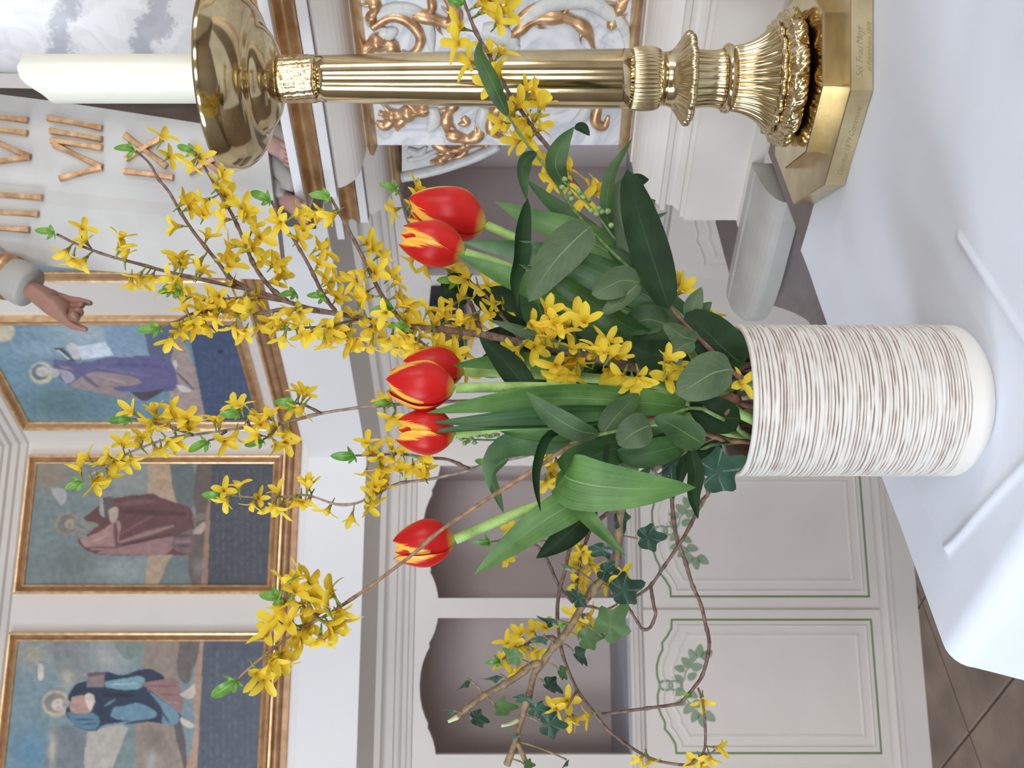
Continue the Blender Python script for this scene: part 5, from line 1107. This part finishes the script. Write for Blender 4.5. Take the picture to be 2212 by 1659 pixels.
buds(s1, [(1216 + 8 * i + random.uniform(-5, 5), 396 + 6.3 * i + random.choice((-15, -8, 9, 16)), .79 + random.uniform(-.006, .006)) for i in range(14)], [(1330, 520, .79), (1290, 465, .79), (1250, 420, .79), (1216, 392, .79)])
s2 = plant('evergreen_sprig', 'privet sprig with rounded grey-green leaves at the vase mouth below the blossoms', 'sprig', GE)
stemtube('stem', vase_in(13) + [(1600, 815, .735), (1540, 760, .735), (1480, 700, .745), (1440, 655, .755)], .0026, .0016, M['s_red'], s2, 30, 7, 10)
leaf(s2, [(1582, 797, .73), (1540, 806, .72), (1500, 830, .715), (1462, 852, .715)], 96, 'broad', 'l_grey', fold=.1); leaf(s2, [(1505, 735, .735), (1478, 728, .73), (1455, 712, .73), (1432, 700, .73)], 52, 'ovate', 'l_grey', twist=30)
leaf(s2, [(1500, 738, .735), (1470, 750, .73), (1462, 770, .73), (1470, 790, .73)], 44, 'ovate', 'l_grey', twist=-10); leaf(s2, [(1606, 790, .745), (1560, 750, .74), (1520, 710, .745), (1480, 676, .75)], 96, 'broad', 'l_dark', fold=.1)
leaf(s2, [(1490, 700, .76), (1498, 660, .765), (1516, 620, .77)], 40, 'lance', 'l_grey'); leaf(s2, [(1492, 705, .765), (1512, 676, .77), (1538, 652, .77)], 36, 'lance', 'l_mid')
leaf(s2, [(1440, 700, .77), (1400, 690, .775), (1370, 700, .775), (1340, 720, .78)], 66, 'ovate', 'l_mid'); leaf(s2, [(1450, 740, .77), (1410, 735, .775), (1380, 745, .775)], 56, 'broad', 'l_mid'); leaf(s2, [(1420, 720, .80), (1370, 700, .80), (1330, 670, .80), (1300, 650, .80)], 70, 'ovate', 'l_dark')
leaf(s2, [(1480, 790, .75), (1430, 770, .755), (1390, 760, .755), (1350, 742, .76)], 70, 'ovate', 'l_dark')
s3 = plant('evergreen_sprig', 'evergreen sprig with long olive leaves in front of the bouquet', 'sprig', GE)
stemtube('stem', vase_in(14) + [(1560, 905, .725), (1500, 880, .72), (1420, 910, .715), (1360, 925, .712), (1300, 938, .71), (1230, 958, .71)], .0022, .0012, M['s_green'], s3, 36, 7, 8)
leaf(s3, [(1296, 938, .705), (1250, 930, .70), (1190, 895, .70), (1136, 846, .70)], 52, 'lance', 'l_mid', twist=6); leaf(s3, [(1240, 925, .715), (1185, 940, .70), (1160, 1000, .695), (1158, 1050, .695), (1168, 1106, .70)], 24, 'lance', 'l_dark', twist=35)
leaf(s3, [(1405, 918, .71), (1378, 930, .70), (1356, 944, .70), (1336, 962, .70)], 74, 'broad', 'l_grey', fold=.12); leaf(s3, [(1520, 960, .72), (1480, 935, .715), (1445, 915, .71), (1412, 902, .71)], 66, 'ovate', 'l_mid'); leaf(s3, [(1300, 940, .715), (1330, 900, .715), (1360, 870, .72), (1380, 850, .725)], 56, 'ovate', 'l_mid', twist=15)
leaf(s3, [(1300, 945, .72), (1280, 970, .72), (1262, 1000, .725), (1248, 1030, .73)], 84, 'broad', 'l_dark', fold=.1); leaf(s3, [(1330, 985, .73), (1340, 1010, .73), (1346, 1040, .735)], 76, 'broad', 'l_mid'); leaf(s3, [(1480, 960, .73), (1420, 975, .725), (1370, 985, .725), (1332, 972, .725)], 60, 'broad', 'l_tulipd')
leaf(s3, [(1600, 905, .735), (1560, 900, .73), (1520, 885, .73), (1490, 870, .73)], 76, 'broad', 'l_dark', fold=.1)
leaf(s3, [(1530, 975, .725), (1480, 1000, .72), (1465, 1060, .715)], 30, 'lance', 'l_dark'); leaf(s3, [(1490, 960, .72), (1502, 1020, .71), (1498, 1070, .705), (1508, 1122, .705)], 36, 'lance', 'l_dark', twist=10)
s4 = plant('evergreen_sprig', 'dark leafy laurel sprig filling the middle of the bouquet', 'sprig', GE)
stemtube('stem', vase_in(15) + [(1500, 830, .82), (1380, 800, .835), (1250, 760, .85), (1120, 690, .87), (1010, 640, .89)], .0028, .0014, M['s_red'], s4, 40, 7, 8)
for a, b, c, w in (((1150, 705), (1090, 660), (1020, 640), 92), ((1180, 720), (1160, 650), (1130, 600), 84), ((1250, 760), (1170, 770), (1090, 740), 88), ((1250, 760), (1230, 690), (1190, 640), 96), ((1300, 780), (1220, 830), (1140, 830), 84), ((1330, 790), (1300, 720), (1240, 690), 100), ((1380, 800), (1300, 840), (1230, 850), 96),
                   ((1420, 810), (1380, 750), (1330, 720), 100), ((1450, 815), (1390, 850), (1330, 880), 104), ((1500, 830), (1440, 790), (1390, 780), 104), ((1540, 840), (1480, 870), (1420, 900), 110), ((1560, 850), (1500, 800), (1460, 760), 110), ((1580, 850), (1540, 900), (1480, 940), 110), ((1020, 645), (985, 620), (955, 640), 70),
                   ((1100, 780), (1060, 790), (1030, 805), 60), ((1450, 760), (1400, 690), (1360, 650), 96), ((1150, 770), (1110, 740), (1040, 725), 70), ((1210, 860), (1160, 900), (1110, 930), 70), ((1380, 850), (1320, 900), (1260, 900), 96), ((1500, 900), (1430, 940), (1370, 960), 100), ((1560, 780), (1500, 720), (1440, 700), 96), ((1580, 920), (1530, 960), (1470, 985), 90)):
    dd = .84 + random.uniform(-.02, .03); leaf(s4, [(*a, dd), (*b, dd + .004), (*c, dd + .01)], w, 'ovate', random.choice(('l_dark', 'l_dark', 'l_mid')), twist=random.uniform(-35, 35), fold=.15)
leaf(s4, [(1175, 860, .745), (1140, 840, .745), (1090, 780, .75), (1035, 728, .76)], 58, 'lance', 'l_dark', twist=-10); leaf(s4, [(1240, 760, .80), (1180, 735, .80), (1120, 712, .80), (1054, 690, .81)], 28, 'lance', 'l_grey', twist=20)
leaf(s4, [(1290, 1090, .78), (1240, 1140, .775), (1200, 1175, .775), (1158, 1206, .775)], 58, 'lance', 'l_dark', fold=.3)
leaf(s4, [(1100, 990, .84), (1060, 1020, .85), (1075, 1070, .85), (1088, 1108, .85)], 26, 'lance', 'l_mid')
buds(s4, [(990 + 7 * i, 938 + random.uniform(-2, 30) * (1 - i / 14), .79 + random.uniform(-.006, .006)) for i in range(13)], [(1120, 940, .79), (1080, 950, .79), (1030, 950, .79), (985, 945, .79)], .0022)
stub = plant('cut_stem', 'short cut brown woody stem end jutting from the vase mouth', 'stem')
stemtube('stem', vase_in(8.6) + [(1590, 862, .745), (1555, 868, .738), (1515, 882, .735)], .0052, .0046, M['s_red'], stub, 20, 8, 6); stemtube('twig', [(1565, 870, .735), (1572, 885, .732), (1565, 896, .73)], .0024, .0016, M['s_red'], stub, 8, 7)
# ------------------------------------------------------------------ ivy
def ivymat():
    m, nt, b = material('ivy_leaf'); u, v, mth, ramp, mixc, nse, st = uvnodes(nt); tc = nt.nodes.new('ShaderNodeTexCoord')
    c = ramp(nse(45, tc.outputs['Object'], 4), (.3, lin((30, 58, 46))), (.7, lin((66, 98, 78))))
    c = mixc(mth('MULTIPLY', mth('GREATER_THAN', mth('SINE', mth('MULTIPLY', v, 6.2832 * 5)), .965), .5), c, lin((120, 146, 126)))
    nt.links.new(c, b.inputs['Base Color']); b.inputs['Roughness'].default_value = .3; thin(nt, b, .05); return m
M['l_ivy'] = ivymat(); M['l_ivyb'] = leafmat('ivy_leaf_back', lin((70, 104, 56)), lin((98, 132, 78)), lin((130, 156, 104)), .5, 0, .1)
def ivyleaf(parent, px, py, d, size, ang, mat='l_ivy', tilt=(0, 0), curl=.2, lob=1.0, stems=None):
    L = size / F * d; up = Vector((-math.sin(R(ang)), 0, math.cos(R(ang))))           # from petiole to tip; 0 = up in the room
    nr = (Vector((0, -1, 0)) + up * tilt[0] + up.cross(Vector((0, 1, 0))) * tilt[1]).normalized(); t = (up - nr * up.dot(nr)).normalized(); s = nr.cross(t)
    o = P(px, py, d); v = [o]; uv = [(.5, 0)]; f = []; n, rg = 40, 4
    for r in range(1, rg + 1):
        for k in range(n):
            th = 2 * math.pi * k / n - math.pi; a = abs(th)
            rad = .38 + lob * (.33 * math.exp(-(a / .30) ** 2) + .14 * math.exp(-((a - 1.15) / .26) ** 2) + .03 * math.exp(-((a - 2.3) / .3) ** 2)) - .16 * math.exp(-((a - math.pi) / .25) ** 2) - .03
            q = rad * r / rg; x, y = q * math.cos(th), q * math.sin(th)
            z = curl * (y * y * 1.4 - x * abs(x) * .9) + .012 * math.sin(5 * th) * r / rg
            v.append(o + (t * x + s * y - nr * 0 + nr * z) * L); uv.append((r / rg, k / n))
    for k in range(n): f.append((0, 1 + k, 1 + (k + 1) % n))
    for r in range(rg - 1):
        for k in range(n): a = 1 + r * n; f.append((a + k, a + n + k, a + n + (k + 1) % n, a + (k + 1) % n))
    base = o - t * L * .30
    if stems:
        q = min((p for l in stems for p in l), key=lambda p: (p - base).length)
        if .002 < (q - base).length < .06:
            vv, ff = tube(spline([q, q.lerp(base, .5) - Vector((0, 0, .003)), base], 6), .0008, 5); mk('petiole', vv, ff, M['s_ivy'], parent, True)
    return mk('leaf', v, f, M[mat], parent, True, uv)
iv = plant('ivy_vine', 'ivy vine with forked brown stem and curled dark leaves hanging from the vase', 'ivy')
DI = .80
IL = []
IL.append(stemtube('stem', vase_in(3.6) + [(1450, 985, .77), (1385, 1040, .78), (1345, 1090, .79), (1336, 1160, DI), (1330, 1215, DI), (1299, 1253, DI), (1269, 1291, DI), (1229, 1358, DI), (1188, 1407, DI), (1172, 1434, DI), (1155, 1454, DI), (1144, 1497, DI), (1133, 1532, DI), (1117, 1587, DI), (1112, 1608, DI), (1095, 1652, DI)], .0052, .0026, M['s_ivy'], iv, 100, 9, 20))
IL.append(stemtube('twig', [(1172, 1434, DI), (1150, 1436, DI), (1109, 1467, DI), (1050, 1500, DI), (1009, 1530, DI), (988, 1549, DI)], .0032, .0024, M['s_ivy'], iv, 34, 8, 9)); stemtube('twig', [(1117, 1600, DI), (1133, 1640, DI), (1145, 1668, DI)], .0026, .002, M['s_ivy'], iv, 12, 7, 4)
M['pale'] = simple('pale_shoot', lin((196, 200, 150)), .5)
stemtube('shoot', [(990, 1548, DI), (968, 1559, DI)], .0026, .0014, M['pale'], iv, 8, 7); stemtube('shoot', [(1120, 1556, DI), (1100, 1564, DI - .003), (1083, 1568, DI - .005)], .0022, .0013, M['pale'], iv, 8, 7)
for px, py, sz, an, mt, ti, cu in ((1318, 1352, 96, -130, 'l_ivyb', (.2, .1), .15), (1268, 1379, 62, 190, 'l_ivyb', (0, .4), .3), (1250, 1416, 52, 160, 'l_ivy', (.6, 1.2), .6), (1213, 1452, 38, 150, 'l_ivyb', (.5, .9), .5), (1188, 1480, 52, 165, 'l_ivy', (.2, 1.6), .5), (1158, 1531, 52, 170, 'l_ivy', (.2, -.3), .2), (1186, 1565, 66, 175, 'l_ivy', (.1, .2), .2),
                                   (1132, 1508, 50, 60, 'l_ivy', (.8, .2), .3), (1084, 1531, 56, 200, 'l_ivyb', (.2, 1.3), .5), (1030, 1553, 50, 190, 'l_ivy', (.8, 1.0), .4), (972, 1536, 32, 30, 'l_ivy', (.6, .8), .3), (1003, 1476, 46, 60, 'l_ivy', (.3, 1.8), .5), (1066, 1462, 52, 50, 'l_ivy', (.8, 1.2), .5), (1114, 1418, 50, -20, 'l_ivyb', (.2, .3), .4), (1165, 1380, 52, 70, 'l_ivy', (1.0, .4), .4),
                                   (1190, 1340, 50, 20, 'l_ivy', (.6, 1.0), .5), (1251, 1292, 60, 10, 'l_ivy', (.9, .5), .3), (1345, 1275, 84, 200, 'l_ivy', (.2, .3), .3), (1308, 1232, 60, 160, 'l_ivy', (.4, -.2), .3), (1300, 1186, 64, 60, 'l_ivy', (.8, .2), .3), (1398, 1162, 70, 185, 'l_ivy', (.1, .2), .2), (1140, 1652, 30, 180, 'l_ivyb', (.4, .5), .3), (1112, 1590, 26, 20, 'l_ivy', (.5, 1), .4),
                                   (1220, 1650, 34, 70, 'l_ivy', (.2, 1.9), .5), (1228, 1225, 26, 0, 'l_ivy', (.4, 1), .4), (1340, 1120, 56, 120, 'l_ivy', (.3, .6), .3)):
    ivyleaf(iv, px, py, DI - .006, sz, an, mt, ti, cu, 1.0, IL)
i2 = plant('ivy_sprig', 'short ivy sprig with a pointed dark leaf draped over the vase rim', 'ivy')
stemtube('stem', vase_in(3.9) + [(1545, 960, .745), (1510, 975, .735), (1480, 1000, .735)], .002, .0012, M['s_green'], i2, 18, 6)
ivyleaf(i2, 1548, 1020, .722, 122, -158, 'l_ivy', (.15, -.1), .12, .9); ivyleaf(i2, 1450, 1000, .735, 80, 120, 'l_ivy', (.4, .4), .2); ivyleaf(i2, 1400, 1030, .75, 70, 60, 'l_ivy', (.5, .2), .3); ivyleaf(i2, 1360, 1060, .76, 60, 150, 'l_ivy', (.3, .5), .3); ivyleaf(i2, 1445, 1050, .76, 60, 170, 'l_ivy', (.3, .5), .3)
